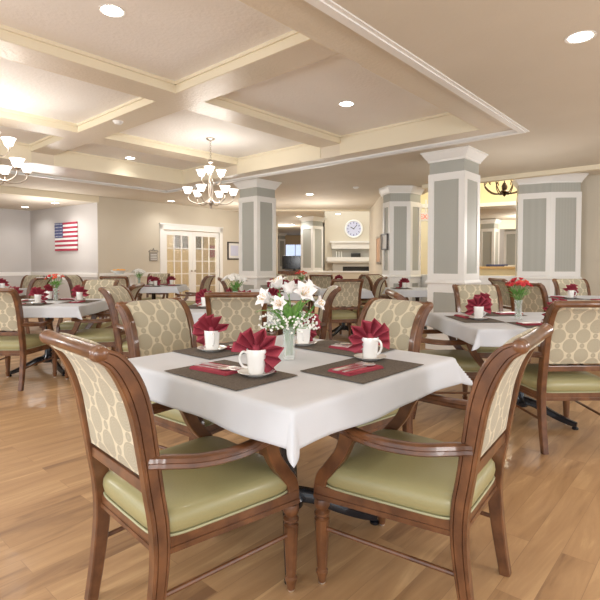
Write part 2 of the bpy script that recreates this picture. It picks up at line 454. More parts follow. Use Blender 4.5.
def sq(corner, s, top, label):   # square pillar given its near corner, aligned with the building
    c = Vector(corner)
    u2 = Vector((U.x,U.y)); v2 = Vector((V.x,V.y))
    return pillar([c, c+u2*s, c+u2*s+v2*s, c+v2*s], top, label)
sq((-.79,8.92), .47, ZC, 'square grey-panelled white pillar in the middle of the room, right of the chandelier')
sq((2.19,6.50), .50, ZC, 'tallest and nearest square grey-panelled white pillar, before the reception opening')
sq((.42,15.7), .50, ZH+.07, 'distant square grey-panelled pillar just left of the fireplace')
sq((-1.05,24.0), .45, ZH+.07, 'farthest slim grey-panelled pillar beside the dark television')
pillar([(3.91,8.70),(4.36,8.46),(4.85,8.42),(5.0,9.1),(4.1,9.2)], ZC, 'wide angled grey-panelled pillar standing against the right wall')
pillar([(1.72,10.05),(1.80,9.72),(2.20,9.72),(2.47,9.98),(2.5,10.5),(1.8,10.5)], ZC, 'angled grey-panelled pillar with a small dark frame on its left face')
sq((6.35,15.9), .45, ZH, 'small far white pillar in the reception room, left of the ledge items')
sq((7.7,17.2), .45, ZH, 'small far white pillar in the reception room, right of the ledge items')

# ------------------------------------------------------------------ french doors in the left wall
wy = WV
def door_leaf(u0, u1, hinge):
    r = bpy.data.objects.new('door_1' if hinge=='l' else 'door_2', None); COL.objects.link(r); r.rotation_euler[2] = ROT
    r['kind'] = 'structure'
    b = NB(); z1 = 2.06; st = .11; y0, y1 = wy+.02, wy+.06
    box(b,u0,u0+st,y0,y1,.01,z1,.003); box(b,u1-st,u1,y0,y1,.01,z1,.003)
    box(b,u0+st,u1-st,y0,y1,.01,.25); box(b,u0+st,u1-st,y0,y1,z1-.12,z1)
    w = (u1-u0-2*st)
    for k in (1,2): box(b,u0+st+w*k/3-.012,u0+st+w*k/3+.012,y0+.005,y1-.005,.25,z1-.12)
    for k in range(1,5): box(b,u0+st,u1-st,y0+.008,y1-.008,.25+(z1-.37)*k/5-.012,.25+(z1-.37)*k/5+.012)
    link('door_frame', b, 'trim_white', r, smooth=False)
    b = NB(); box(b,u0+st,u1-st,wy+.037,wy+.041,.25,z1-.12); link('glass_pane', b, 'pane_glass', r, smooth=False)
    b = NB(); hu = u1-.055 if hinge=='l' else u0+.055
    lathe(b,[(.008,0),(.008,.03),(.024,.035),(.026,.05),(.015,.06)],14,M=Matrix.Translation((hu,wy+.02,1.0))@Matrix.Rotation(R(90),4,'X'))
    link('door_handle', b, 'nickel', r)
mid = (D0+D1)/2
door_leaf(D0+.01, mid-.002, 'l'); door_leaf(mid+.002, D1-.01, 'r')
b = NB()
ubox(b, D0-.10, D0, wy-.02, wy+.12, 0, 2.2); ubox(b, D1, D1+.10, wy-.02, wy+.12, 0, 2.2); ubox(b, D0-.10, D1+.10, wy-.02, wy+.12, 2.075, 2.22)
ubox(b, D0-.12, D1+.12, wy-.035, wy+.12, 2.20, 2.235)
struct('trim_13', b, 'trim_white')
# room behind the doors
b = NB(); ubox(b, 5.9, 12.4, 14.4, 14.5, 0, 3); ubox(b, 5.8, 5.9, 11.0, 14.5, 0, 3); prism(b,[(11.1,11.0),(11.2,11.0),(12.5,14.4),(12.4,14.4)],0,3)
struct('wall_back_room', b, 'wall_yellow')
b = NB(); prism(b,[(5.8,11.0),(11.2,11.0),(12.5,14.5),(5.8,14.5)],2.62,2.7); struct('ceiling', b, 'soffit')
def wallthing(name, u, z, w, h, m_frame, m_in, label, cat, v=WV, depth=.03, border=.04, mid_m=None):
    """flat framed thing hanging on a wall of constant v"""
    r = empty(name, P(u, v-.001, z), ROT, label, cat)
    b = NB()
    for (x0,x1,z0,z1) in ((-w/2,w/2,h/2-border,h/2),(-w/2,w/2,-h/2,-h/2+border),(-w/2,-w/2+border,-h/2+border,h/2-border),(w/2-border,w/2,-h/2+border,h/2-border)):
        box(b,x0,x1,-depth,0,z0,z1)
    link('frame', b, m_frame, r, smooth=False)
    b = NB(); box(b,-w/2+border,w/2-border,-depth*.5,0,-h/2+border,h/2-border); link('picture', b, m_in, r, smooth=False)
    if mid_m:
        b = NB(); box(b,-w*.28,w*.28,-depth*.6,-depth*.5,-h*.28,h*.3); link('print', b, mid_m, r, smooth=False)
    return r
wallthing('framed_notice', 9.36, 1.57, .52, .52, 'frame_dark', 'paper', 'dark framed white notice on the wall right of the French doors', 'picture', mid_m='clock_face')
wallthing('framed_picture', 9.95, 1.95, .62, .5, 'frame_dark', 'tv', 'dark square picture seen through the left French door', 'picture', v=14.4)
wallthing('framed_picture', 10.72, 1.95, .35, .5, 'frame_dark', 'tv', 'dark narrow picture seen through the right French door', 'picture', v=14.4)
wallthing('framed_picture', 11.35, 1.65, .4, .5, 'art_warm', 'flag_red', 'small red and gold picture seen through the right French door', 'picture', v=14.4)
# small plaque with scroll top on the left wall
r = empty('wall_plaque', P(6.70, WV-.001, 1.45), ROT, 'small grey ornamental plaque with a curled top on the wall left of the French doors', 'plaque')
b = NB(); box(b,-.11,.11,-.02,0,-.19,.02,.004); link('board', b, 'sign_grey', r, smooth=False)
b = NB()
for k in range(4): box(b,-.085,.085,-.024,-.02,-.15+k*.04,-.135+k*.04)
link('lettering', b, 'paper', r, smooth=False)
b = NB()
tube(b, [(-.13,-.01,.05),(-.08,-.01,.09),(-.03,-.01,.07),(0,-.01,.13),(.03,-.01,.07),(.08,-.01,.09),(.13,-.01,.05),(.08,-.01,.03),(-.08,-.01,.03),(-.13,-.01,.05)], .009, 6)
link('scroll', b, 'sign_grey', r)

# stars and stripes on the alcove wall
fp = Vector((*A1,0)); fq = Vector((*A2,0)); fd = (fq-fp).normalized()
def on_alcove(px):
    k = (px-300)/FP
    # solve (fp+fd*s).x = k*(fp+fd*s).y
    s = (k*fp.y-fp.x)/(fd.x-k*fd.y); return s
sL, sR = on_alcove(56.8), on_alcove(78.6)
cen = fp+fd*((sL+sR)/2); FW = abs(sL-sR); dd = cen.y
z1 = 1.2+(263.5-222.6)*dd/FP; z0 = 1.2+(263.5-250.9)*dd/FP; FH = z1-z0
ang = math.atan2(-fd.y, -fd.x)      # local +x runs towards the room (picture right)
r = empty('wooden_flag', (cen.x,cen.y,z0), ang, 'red, white and blue wooden flag hung on the grey alcove wall', 'flag')
r.location -= Vector((-sin(ang),cos(ang),0))*.01
sgn = -1
sh = FH/13
b = NB()
for k in range(0,13,2): box(b, -FW/2+(FW*.38 if k>5 else 0), FW/2, -.03, 0, k*sh+.004, (k+1)*sh-.004)
link('red_stripes', b, 'flag_red', r, smooth=False)
b = NB()
for k in range(1,13,2): box(b, -FW/2+(FW*.38 if k>5 else 0), FW/2, -.025, 0, k*sh+.002, (k+1)*sh-.002)
link('white_stripes', b, 'paper', r, smooth=False)
b = NB(); box(b,-FW/2,-FW/2+FW*.375,-.032,0,6*sh+.003,FH-.003); cn = link('canton', b, 'blue', r, smooth=False)
b = NB()
for i in range(6):
    for j in range(5):
        c = (-FW/2+FW*.375*(i+.5)/6, -.032, 6*sh+7*sh*(j+.5)/5)
        vsx = []
        for k in range(10):
            a = pi/2+2*pi*k/10; rr = .016 if k%2==0 else .007
            vsx.append((c[0]+rr*cos(a), c[2]+rr*sin(a)))
        f = [b.verts.new((x,-.033,z)) for x,z in vsx]; g = [b.verts.new((x,-.036,z)) for x,z in vsx]
        b.faces.new(f); b.faces.new(g)
        for k in range(10): b.faces.new((f[k],f[(k+1)%10],g[(k+1)%10],g[k]))
link('stars', b, 'paper', cn, smooth=False)

# ------------------------------------------------------------------ downlights
def downlight(px, py, zc, label, power=12, rad=.075):
    q = at(px, py, zc); q.z = zc
    r = empty('downlight', q, 0, label, 'ceiling light', 'recessed downlights')
    r.pop('group', None) if False else None
    b = NB(); lathe(b,[(rad,-.0005),(rad+.022,-.004),(rad+.022,-.001),(rad+.02,0)],28,cap=False); link('trim_ring', b, 'trim_white', r)
    b = NB(); lathe(b,[(.001,-.0035),(rad,-.003)],28,cap=False); link('lens', b, 'lamp_glow', r)
    ld = bpy.data.lights.new('down_spot','SPOT'); ld.energy = power; ld.color=(1,.97,.93); ld.spot_size=R(150); ld.spot_blend=.8; ld.shadow_soft_size=.09
    lo = bpy.data.objects.new('lamp', ld); COL.objects.link(lo); lo.parent = r; lo.location=(0,0,-.02)
    return q
DL = [(112,11,ZP,'large bright downlight in the nearest coffer at the top left'),(580.5,37,ZC,'large bright downlight in the low ceiling at the top right'),
 (346.5,104,ZP,'downlight in the coffer at the top centre'),(130,158,ZP,'downlight in the back coffer left of the chandelier'),
 (309.7,194.3,ZC,'small downlight in the low ceiling behind the central pillar'),(25,207,2.6,'left one of the two downlights over the alcove'),
 (55,203,2.6,'right one of the two downlights over the alcove, above the flag'),(171,201,ZC,'faint downlight in the low ceiling above the French doors'),
 (338,214,2.72 if 0 else ZC,'tiny downlight in the far ceiling near the clock'),(299,216.5,2.72,'tiny downlight in the far ceiling left of the distant pillar'),
 (292,224.5,2.72,'farthest tiny downlight over the television'),(506,223,ZH+.02,'small downlight seen through the reception opening')]
for k,a in enumerate(DL): downlight(*a, power=(14 if k in (0,1,2,3) else 40))
# two more downlights of the same grid, over and beside the camera position
b = NB(); q = at(237,84,ZB)
def detector(px, py, z, label):
    q = at(px,py,z); q.z = z
    b = NB(); lathe(b,[(.001,-.035),(.035,-.034),(.05,-.02),(.062,-.006),(.065,0)],20,cap=False); o = link('smoke_detector', b, 'trim_white'); o.location = q
    tag(o, label, 'smoke detector')
b.free()
detector(118,121.5,ZB,'round white smoke detector under the coffer beam at the left'); detector(356,187,ZC,'small white detector on the low ceiling left of the tallest pillar')

# ------------------------------------------------------------------ chandeliers
def chandelier(loc, ztop, zbot, label, n_low=6, n_up=3, rot=0):
    h = ztop-zbot
    r = empty('chandelier', (loc[0],loc[1],ztop), rot, label, 'chandelier')
    b = NB(); lathe(b,[(.065,0),(.065,-.012),(.045,-.025),(.012,-.035),(.008,-.05)],20); link('canopy', b, 'nickel', r)
    b = NB()
    k = 0; z = -.04
    while z > -(h-.72):
        tube(b,[(0 if k%2 else .009,.009 if k%2 else 0,z),(0,0,z-.004),(0 if k%2 else -.009,-.009 if k%2 else 0,z),(0 if k%2 else -.009,-.009 if k%2 else 0,z-.03),(0,0,z-.034),(0 if k%2 else .009,.009 if k%2 else 0,z-.03),(0 if k%2 else .009,.009 if k%2 else 0,z)],.0028,5,2)
        z -= .029; k += 1
    link('chain', b, 'nickel', r)
    zt = -(h-.72)
    b = NB(); lathe(b,[(.012,zt+.01),(.04,zt),(.044,zt-.03),(.02,zt-.045),(.014,zt-.06),(.014,zt-.30),(.028,zt-.33),(.02,zt-.36),(.014,zt-.52),(.03,zt-.56),(.042,zt-.61),(.03,zt-.65),(.012,zt-.67),(.016,zt-.69),(.008,zt-.71)],16)
    for s in (-1,1): tube(b,[(s*.03,0,zt-.03),(s*.03,0,zt-.40),(s*.02,0,zt-.58)],.006,6)
    link('stem', b, 'nickel', r)
    def arm(a, R_, zs, zc):
        M = Matrix.Rotation(a,4,'Z')
        b = NB(); pts = [M@Vector(p) for p in ((.02,0,zs),(R_*.3,0,zs-.06),(R_*.65,0,zs-.07),(R_*.95,0,zs-.02),(R_,0,zc))]
        tube(b, pts, .0075, 7); ar = link('arm', b, 'nickel', r)
        c = M@Vector((R_,0,zc))
        b = NB(); lathe(b,[(.010,-.015),(.028,0),(.032,.008),(.020,.015),(.018,.03)],14,c=c); link('cup', b, 'nickel', ar)
        b = NB(); lathe(b,[(.022,.012),(.040,.022),(.050,.045),(.058,.075),(.070,.098),(.078,.108),(.074,.107),(.064,.096),(.052,.075),(.044,.045),(.034,.026),(.018,.02)],20,c=c,cap=False)
        link('glass_shade', b, 'shade_glass', r)
    for k in range(n_low): arm(2*pi*k/n_low+.3, .335, zt-.57, zt-.52)
    for k in range(n_up): arm(2*pi*k/n_up+.6, .17, zt-.27, zt-.235)
    ld = bpy.data.lights.new('chandelier_lamp','POINT'); ld.energy = 36; ld.color=(1,.95,.88); ld.shadow_soft_size=.30
    lo = bpy.data.objects.new('lamp', ld); COL.objects.link(lo); lo.parent = r; lo.location=(0,0,zt-.33)
    return r
q = at(210.5,138.5,ZP)
chandelier((q.x,q.y), ZP, 2.0, 'nine-light brushed nickel chandelier with frosted shades, centre of the picture, left of a pillar')
chandelier((-3.42,5.45), ZP, 2.04, 'brushed nickel chandelier with frosted shades cut by the left edge of the picture', rot=.45)
# dark iron chandelier in the reception room
q = atd(503.5, 10.2)
r = empty('iron_chandelier', (q.x,q.y,4.04), 0, 'dark iron scroll chandelier in the yellow reception room', 'chandelier')
b = NB(); tube(b,[(0,0,.16),(0,0,-1.15)],.012,6); lathe(b,[(.03,-1.15),(.06,-1.22),(.05,-1.3),(.1,-1.34),(.04,-1.40),(.01,-1.44)],12); link('stem', b, 'bronze', r)
for k in range(8):
    a = 2*pi*k/8; M = Matrix.Rotation(a,4,'Z')
    b = NB(); tube(b,[M@Vector(p) for p in ((.03,0,-1.38),(.25,0,-1.36),(.42,0,-1.2),(.36,0,-1.08),(.30,0,-1.16))],.012,6); link('arm', b, 'bronze', r)

# ------------------------------------------------------------------ lounge and fireplace
yf = 18.35
def fz(y, d=yf): return 1.2+(263.5-y)*d/FP
def fx(x, d=yf): return (x-300)/FP*d
r = empty('fireplace', (fx(349),yf,0), 0, 'white fireplace surround with deep mantel shelf and dark firebox under the clock', 'fireplace')
cx = fx(349)
def fb(bm, x0,x1,y0,y1,dep,dep0=0): box(bm, fx(x0)-cx, fx(x1)-cx, -dep, -dep0, fz(y1), fz(y0))
b = NB(); fb(b,331,372,242.5,249,.35); fb(b,329.5,373,241.5,243.3,.42); link('overmantel_cornice', b, 'trim_white', r, smooth=False)
b = NB(); fb(b,326,373,257.3,261.5,.45); fb(b,327,372,261.5,263,.38); link('mantel_shelf', b, 'trim_white', r, smooth=False)
b = NB(); fb(b,332,371,249,257.3,.06); link('niche_back', b, 'stone', r, smooth=False)
b = NB(); box(b, fx(332)-cx, fx(342)-cx, -.3, 0, 0, fz(263)); box(b, fx(368.5)-cx, fx(374)-cx, -.3, 0, 0, fz(263)); box(b, fx(342)-cx, fx(368.5)-cx, -.3, 0, fz(266.5), fz(263)); link('surround', b, 'stone', r, smooth=False)
b = NB(); box(b, fx(342)-cx, fx(368.5)-cx, -.12, 0, .2, fz(266.5)); link('firebox', b, 'dark', r, smooth=False)
# clock (round white-rimmed)
r = empty('wall_clock', (fx(353.5),yf-.002,fz(229)), 0, 'large round pale clock on the chimney breast above the mantel', 'clock')
MX = Matrix.Rotation(R(90),4,'X')
b = NB(); lathe(b,[(.30,0),(.345,.01),(.35,.03),(.33,.05),(.29,.045),(.28,.02)],40,M=MX,cap=False); link('rim', b, 'trim_white', r)
b = NB(); lathe(b,[(.001,.02),(.29,.02)],40,M=MX,cap=False); f_ = link('face', b, 'clock_face', r)
b = NB()
for k in range(12):
    a = 2*pi*k/12; M = Matrix.Rotation(a,4,'Y'); box(b,-.012,.012,-.024,-.02,.20,.26,M=M)
link('hour_marks', b, 'blue', f_, smooth=False)
b = NB(); box(b,-.01,.01,-.028,-.024,-.02,.2,M=Matrix.Rotation(R(40),4,'Y')); box(b,-.013,.013,-.032,-.028,-.02,.14,M=Matrix.Rotation(R(-60),4,'Y')); link('hands', b, 'dark', f_, smooth=False)
for x in (336,338.5,341):
    b = NB(); lathe(b,[(.035,0),(.035,.01),(.012,.02),(.02,.03),(.02,.2),(.005,.215)],10); o = link('candle', b, 'white_petal'); o.location=(fx(x),yf-.2,fz(257.3)+.002); tag(o, 'slim white candle standing on the left of the mantel shelf','candle','candles on the mantel')
b = NB(); box(b,-.18,.18,-.05,.05,0,.15,.02); 
o = link('mantel_clock', b, 'dark'); o.location=(fx(355),yf-.22,fz(257.3)+.002); tag(o, 'small black box clock in the middle of the mantel shelf','clock')
# television on a low cabinet, windows behind
q = atd(293, 18.0)
r = empty('television', (q.x+.05,q.y,.93), 0, 'large dark television on a low cabinet, left of the distant pillar', 'television')
b = NB(); box(b,-.45,.45,-.03,.03,.06,.56,.01); link('screen', b, 'tv', r, smooth=False)
b = NB(); box(b,-.05,.05,-.02,.02,.0,.08); box(b,-.2,.2,-.1,.1,0,.012); link('stand', b, 'dark', r, smooth=False)
r = empty('media_cabinet', (q.x+.05,q.y,0), 0, 'low wooden cabinet carrying the television', 'cabinet')
b = NB(); box(b,-.6,.6,-.25,.25,.06,.93,.01); link('body', b, 'wood', r, smooth=False)
b = NB(); box(b,-.58,-.01,-.265,-.25,.1,.9,.004); d_=link('door', b, 'wood', r, smooth=False)
b = NB(); box(b,.01,.58,-.265,-.25,.1,.9,.004); link('door', b, 'wood', r, smooth=False)
for i,(x0,x1) in enumerate(((-1.75,-1.05),(-.75,.25))):
    rr = bpy.data.objects.new('window_%d'%(i+1), None); COL.objects.link(rr); rr['kind']='structure'
    b = NB(); box(b,x0,x1,25.93,25.96,1.0,2.2); link('window_pane', b, 'window_glow', rr, smooth=False)
    b = NB()
    for (a0,a1,c0,c1) in ((x0-.06,x0,.95,2.25),(x1,x1+.06,.95,2.25),(x0,x1,2.2,2.26),(x0,x1,.94,1.0),((x0+x1)/2-.02,(x0+x1)/2+.02,1,2.2)): box(b,a0,a1,25.9,25.98,c0,c1)
    link('window_frame', b, 'trim_white', rr, smooth=False)
b = NB(); box(b,-1.9,.5,25.85,25.95,2.2,2.7); o=struct('trim_14', b, 'ledge_wood', rot=False)
# frames on the centre wall and the small frame on the angled pillar
def side_frame(px0, px1, y0, y1, label, wallx, m_in, name='framed_picture'):
    # wall runs almost along the view; solve depth where the wall is seen at px
    ax,ay = 1.80,10.35; bx_,by_ = 1.99,13.95
    def dep(px):
        k=(px-300)/FP; s=(k*ay-ax)/((bx_-ax)-k*(by_-ay)); return ay+s*(by_-ay)
    d0, d1 = dep(px0), dep(px1); dm=(d0+d1)/2
    zt=1.2+(263.5-y0)*dm/FP; zb=1.2+(263.5-y1)*dm/FP
    L=abs(d0-d1); an=math.atan2(by_-ay,bx_-ax)
    k=(dm-ay)/(by_-ay)
    r = empty(name, (ax+(bx_-ax)*k-.003,dm,(zt+zb)/2), an, label, 'picture')
    h=zt-zb
    b=NB()
    for (x0,x1,z0,z1) in ((-L/2,L/2,h/2-.05,h/2),(-L/2,L/2,-h/2,-h/2+.05),(-L/2,-L/2+.05,-h/2,h/2),(L/2-.05,L/2,-h/2,h/2)): box(b,x0,x1,0,.03,z0,z1)
    link('frame', b, 'nickel', r, smooth=False)
    b=NB(); box(b,-L/2+.05,L/2-.05,0,.02,-h/2+.05,h/2-.05); link('picture', b, m_in, r, smooth=False)
side_frame(377.2, 381.5, 236, 264, 'tall warm-toned framed picture on the wall left of the angled pillar', 0, 'art_warm')
# pillar frame
r = empty('framed_picture', (1.755,9.89,1.2+(263.5-242)*9.9/FP), math.atan2(9.72-10.05,1.80-1.72), 'small dark empty-looking frame on the narrow left face of the angled pillar','picture')
b=NB()
for (x0,x1,z0,z1) in ((-.14,.14,.14,.165),(-.14,.14,-.165,-.14),(-.14,-.115,-.165,.165),(.115,.14,-.165,.165)): box(b,x0,x1,-.05,-.02,z0,z1)
link('frame', b, 'frame_dark', r, smooth=False)
b=NB(); box(b,-.115,.115,-.035,-.02,-.14,.14); link('picture', b, 'paper', r, smooth=False)
# exit sign in the gap between two pillars
q = atd(425.5, 11.3)
r = empty('exit_sign', (q.x,q.y,2.28), 0, 'small red exit sign hanging in the gap left of the tallest pillar', 'sign')
b=NB(); box(b,-.16,.16,-.02,.02,-.1,.1,.005); box(b,-.02,.02,-.01,.01,.1,.4); link('housing', b, 'trim_white', r, smooth=False)
def text_obj(txt, size, m, parent, loc, rx=R(90), name='lettering'):
    cu = bpy.data.curves.new(name,'FONT'); cu.body = txt; cu.size = size; cu.extrude = .002; cu.align_x='CENTER'; cu.align_y='CENTER'
    o = bpy.data.objects.new(name, cu); COL.objects.link(o)
    dg = bpy.context.evaluated_depsgraph_get(); me = bpy.data.meshes.new_from_object(o.evaluated_get(dg))
    bpy.data.objects.remove(o); me.materials.clear(); me.materials.append(MATS[m])
    o = bpy.data.objects.new(name, me); COL.objects.link(o); o.parent = parent; o.location = loc; o.rotation_euler[0] = rx
    return o
text_obj('EXIT', .15, 'exit_red', r, (0,-.023,0))
# items on the reception counter
b=NB(); box(b,-.22,.22,-.1,.1,0,.05,.015); o=link('desk_tray', b, 'blue'); q=atd(497,11.2); o.location=(q.x,q.y,1.13); tag(o,'dark blue tray on the wooden reception ledge','tray')
b=NB(); box(b,-.14,.14,-.1,.1,0,.03,.004); o=link('paper_stack', b, 'paper'); q=atd(508.5,11.2); o.location=(q.x,q.y,1.13); tag(o,'low stack of white paper on the wooden reception ledge','paper')

# ------------------------------------------------------------------ dining armchair
STP = [(-.298,0,.038),(-.274,.14,.044),(-.255,.30,.052),(-.257,.42,.056),(-.274,.53,.056),(-.293,.66,.059),(-.312,.77,.063),(-.342,.86,.064),(-.384,.926,.054),(-.424,.952,.040)]
def stile_x(z): return .212+.008*min(1,z/.9)
_pp = crom([(0,p[0],p[1]) for p in STP], 6); _pw = [v.x for v in crom([(p[2],0,0) for p in STP], 6)]
def backcurve(z0, z1max=None):
    return [p for p in _pp if p.z > z0]
def make_chair():
    r = empty('dining_armchair')
    t = .038
    for s in (-1,1):
        b = NB(); path = [Vector((s*stile_x(p.z), p.y, p.z)) for p in _pp]
        def sec(i, q):
            w = _pw[i]; h = w/2; a = t/2; c=.004
            P_ = [(-a+c,-h),(a-c,-h),(a,-h+c),(a,-.30*w),(a-.004,-.27*w),(a,-.24*w),(a,.24*w),(a-.004,.27*w),(a,.30*w),(a,h-c),(a-c,h),(-a+c,h),(-a,h-c),(-a,-h+c)]
            return P_ if s>0 else [(-x,y) for x,y in P_][::-1]
        sweep(b, path, sec, lat=(1,0,0)); link('leg', b, 'wood', r)
    # top roll
    b = NB(); MY = Matrix.Translation((0,-.426,.956))@Matrix.Rotation(R(90),4,'Y')
    L=.238
    lathe(b,[(.004,-L-.004),(.014,-L-.002),(.017,-L),(.021,-L+.002),(.0235,-L+.010),(.0215,-L+.018),(.0245,-L+.026),(.0245,-L+.034),(.0215,-L+.040),(.0215,L-.040),(.0245,L-.034),(.0245,L-.026),(.0215,L-.018),(.0235,L-.010),(.021,L-.002),(.017,L),(.014,L+.002),(.004,L+.004)],20,M=MY)
    link('top_rail', b, 'wood', r)
    # upholstered back
    rows = [p for p in _pp if p.z > .552]; b = NB(); nx = 9
    def nrm(i):
        T = (rows[min(i+1,len(rows)-1)]-rows[max(i-1,0)]).normalized(); return Vector((0,T.z,-T.y))
    F = []; B = []
    for i, p in enumerate(rows):
        n_ = nrm(i); hw = stile_x(p.z)-t/2-.001; e = min(1, i/2.0, (len(rows)-1-i)/1.5+.3)
        fr=[]; bk=[]
        for k in range(nx):
            s = -1+2*k/(nx-1); q = max(0,1-abs(s)**6)
            fr.append(b.verts.new(Vector((s*hw,p.y,p.z))+n_*(.016+.016*q*e)))
            bk.append(b.verts.new(Vector((s*hw,p.y,p.z))-n_*(.016+.010*q*e)))
        F.append(fr); B.append(bk)
    m_=len(rows)
    for i in range(m_-1):
        for k in range(nx-1):
            b.faces.new((F[i][k],F[i][k+1],F[i+1][k+1],F[i+1][k])); b.faces.new((B[i][k+1],B[i][k],B[i+1][k],B[i+1][k+1]))
        b.faces.new((B[i][0],F[i][0],F[i+1][0],B[i+1][0])); b.faces.new((F[i][-1],B[i][-1],B[i+1][-1],F[i+1][-1]))
    for k in range(nx-1):
        b.faces.new((F[0][k+1],F[0][k],B[0][k],B[0][k+1])); b.faces.new((F[-1][k],F[-1][k+1],B[-1][k+1],B[-1][k]))
    link('backrest', b, 'fabric', r)
    b = NB(); box(b,-.200,.200,-.294,-.260,.520,.556,.004); link('back_rail', b, 'wood', r, smooth=False)
    # seat frame
    b = NB()
    out = [(-.222,-.262),(.222,-.262),(.272,.265),(-.272,.265)]
    inn = offs(out, -.026)
    for i in range(4):
        a_, q_ = out[i], out[(i+1)%4]; c_, d_ = inn[(i+1)%4], inn[i]
        prism(b,[a_,q_,c_,d_],.325,.377)
    o3 = offs(out,.004)
    for i in range(4):
        prism(b,[o3[i],o3[(i+1)%4],out[(i+1)%4],out[i]],.330,.345)
    link('seat_frame', b, 'wood', r, smooth=False)
    # cushion
    def outline(inset, n=48):
        pts=[]
        for k in range(n):
            a=2*pi*k/n; ca,sa=cos(a),sin(a); e_=.28
            x=abs(ca)**e_*(1 if ca>=0 else -1); y=abs(sa)**e_*(1 if sa>=0 else -1); cr_=1
            yy = y*(.262-inset)+.000; hw=.247+.022*y-inset
            hw2 = .247+.022*y-inset
            pts.append((x*hw2, yy))
        return pts
    b = NB(); rings=[]
    for ins,z in ((.012,.374),(.004,.379),(-.004,.392),(-.008,.412),(-.006,.432),(.003,.448),(.02,.458),(.048,.465),(.09,.471),(.15,.475),(.21,.477)):
        rings.append([b.verts.new((x,y,z)) for x,y in outline(ins)])
    for i in range(len(rings)-1):
        for k in range(48): b.faces.new((rings[i][k],rings[i][(k+1)%48],rings[i+1][(k+1)%48],rings[i+1][k]))
    b.faces.new(rings[0][::-1]); b.faces.new(rings[-1])
    cu = link('seat_cushion', b, 'vinyl', r, autosmooth=80)
    b = NB(); pts=[Vector((x,y,.380)) for x,y in outline(-.003)]; pts.append(pts[0])
    tube(b, [tuple(p) for p in pts], .0042, 6, 1); link('piping', b, 'piping', cu)
    for s in (-1,1):
        # armrest and curved post
        b = NB(); ap = crom([(s*.222,-.290,.622),(s*.246,-.245,.620),(s*.288,-.150,.610),(s*.302,-.03,.606),(s*.295,.07,.612),(s*.272,.150,.621),(s*.264,.182,.624)],6)
        def asec(i,q):
            w=.023 if .12<q<.93 else .019; h=.018
            return [(-w+.006,-h),(w-.006,-h),(w,-h+.006),(w-.003,-.001),(w,.003),(w-.004,h-.004),(w-.012,h),(-w+.012,h),(-w+.004,h-.004),(-w,.003),(-w+.003,-.001),(-w,-h+.006)]
        sweep(b, ap, asec); link('armrest', b, 'wood', r)
        b = NB(); pp=crom([(s*.266,.115,.617),(s*.266,.128,.585),(s*.262,.155,.52),(s*.255,.208,.45),(s*.250,.244,.40),(s*.250,.248,.325)],6)
        n_=len(pp)
        def psec(i,q):
            w=(.070-.085*q+.075*q*q if q<1 else .056)/2; a=.019
            w=max(w,.024); c=.004
            return [(-a+c,-w),(a-c,-w),(a,-w+c),(a,w-c),(a-c,w),(-a+c,w),(-a,w-c),(-a,-w+c)]
        sweep(b, pp, psec, lat=(1,0,0)); link('arm_post', b, 'wood', r)
        b = NB()
        def flute(a,z):
            if z<.07 or z>.245: return 1
            return 1-.10*abs(cos(4*a))**2
        lathe(b,[(.012,.006),(.015,.012),(.018,.03),(.023,.045),(.023,.052),(.017,.058),(.019,.068),(.020,.075),(.0285,.24),(.0285,.248),(.020,.256),(.029,.266),(.029,.274),(.021,.283),(.029,.298),(.030,.31),(.026,.325)],32,c=(s*.25,.248,0),mod=flute)
        lg = link('leg', b, 'wood', r)
        b = NB(); lathe(b,[(.011,0),(.013,.002),(.013,.007),(.010,.008)],12,c=(s*.25,.248,0)); link('glide', b, 'steel', lg)
        b = NB(); tube(b,[(s*.218,-.275,.205),(s*.250,.24,.215)],.0085,8); link('stretcher', b, 'wood', r)
    return r
CH0 = make_chair(); _first = [True]
def chair(x, y, head, label, group=None):
    """head: compass heading of the sitter, degrees right of straight ahead"""
    lo=(x,y,0); rz=-R(head)
    if _first[0]:
        _first[0]=False; o=CH0; o.location=lo; o.rotation_euler[2]=rz
    else: o=copy_tree(CH0,lo,rz)
    tag(o,label,'chair',group)
    return o
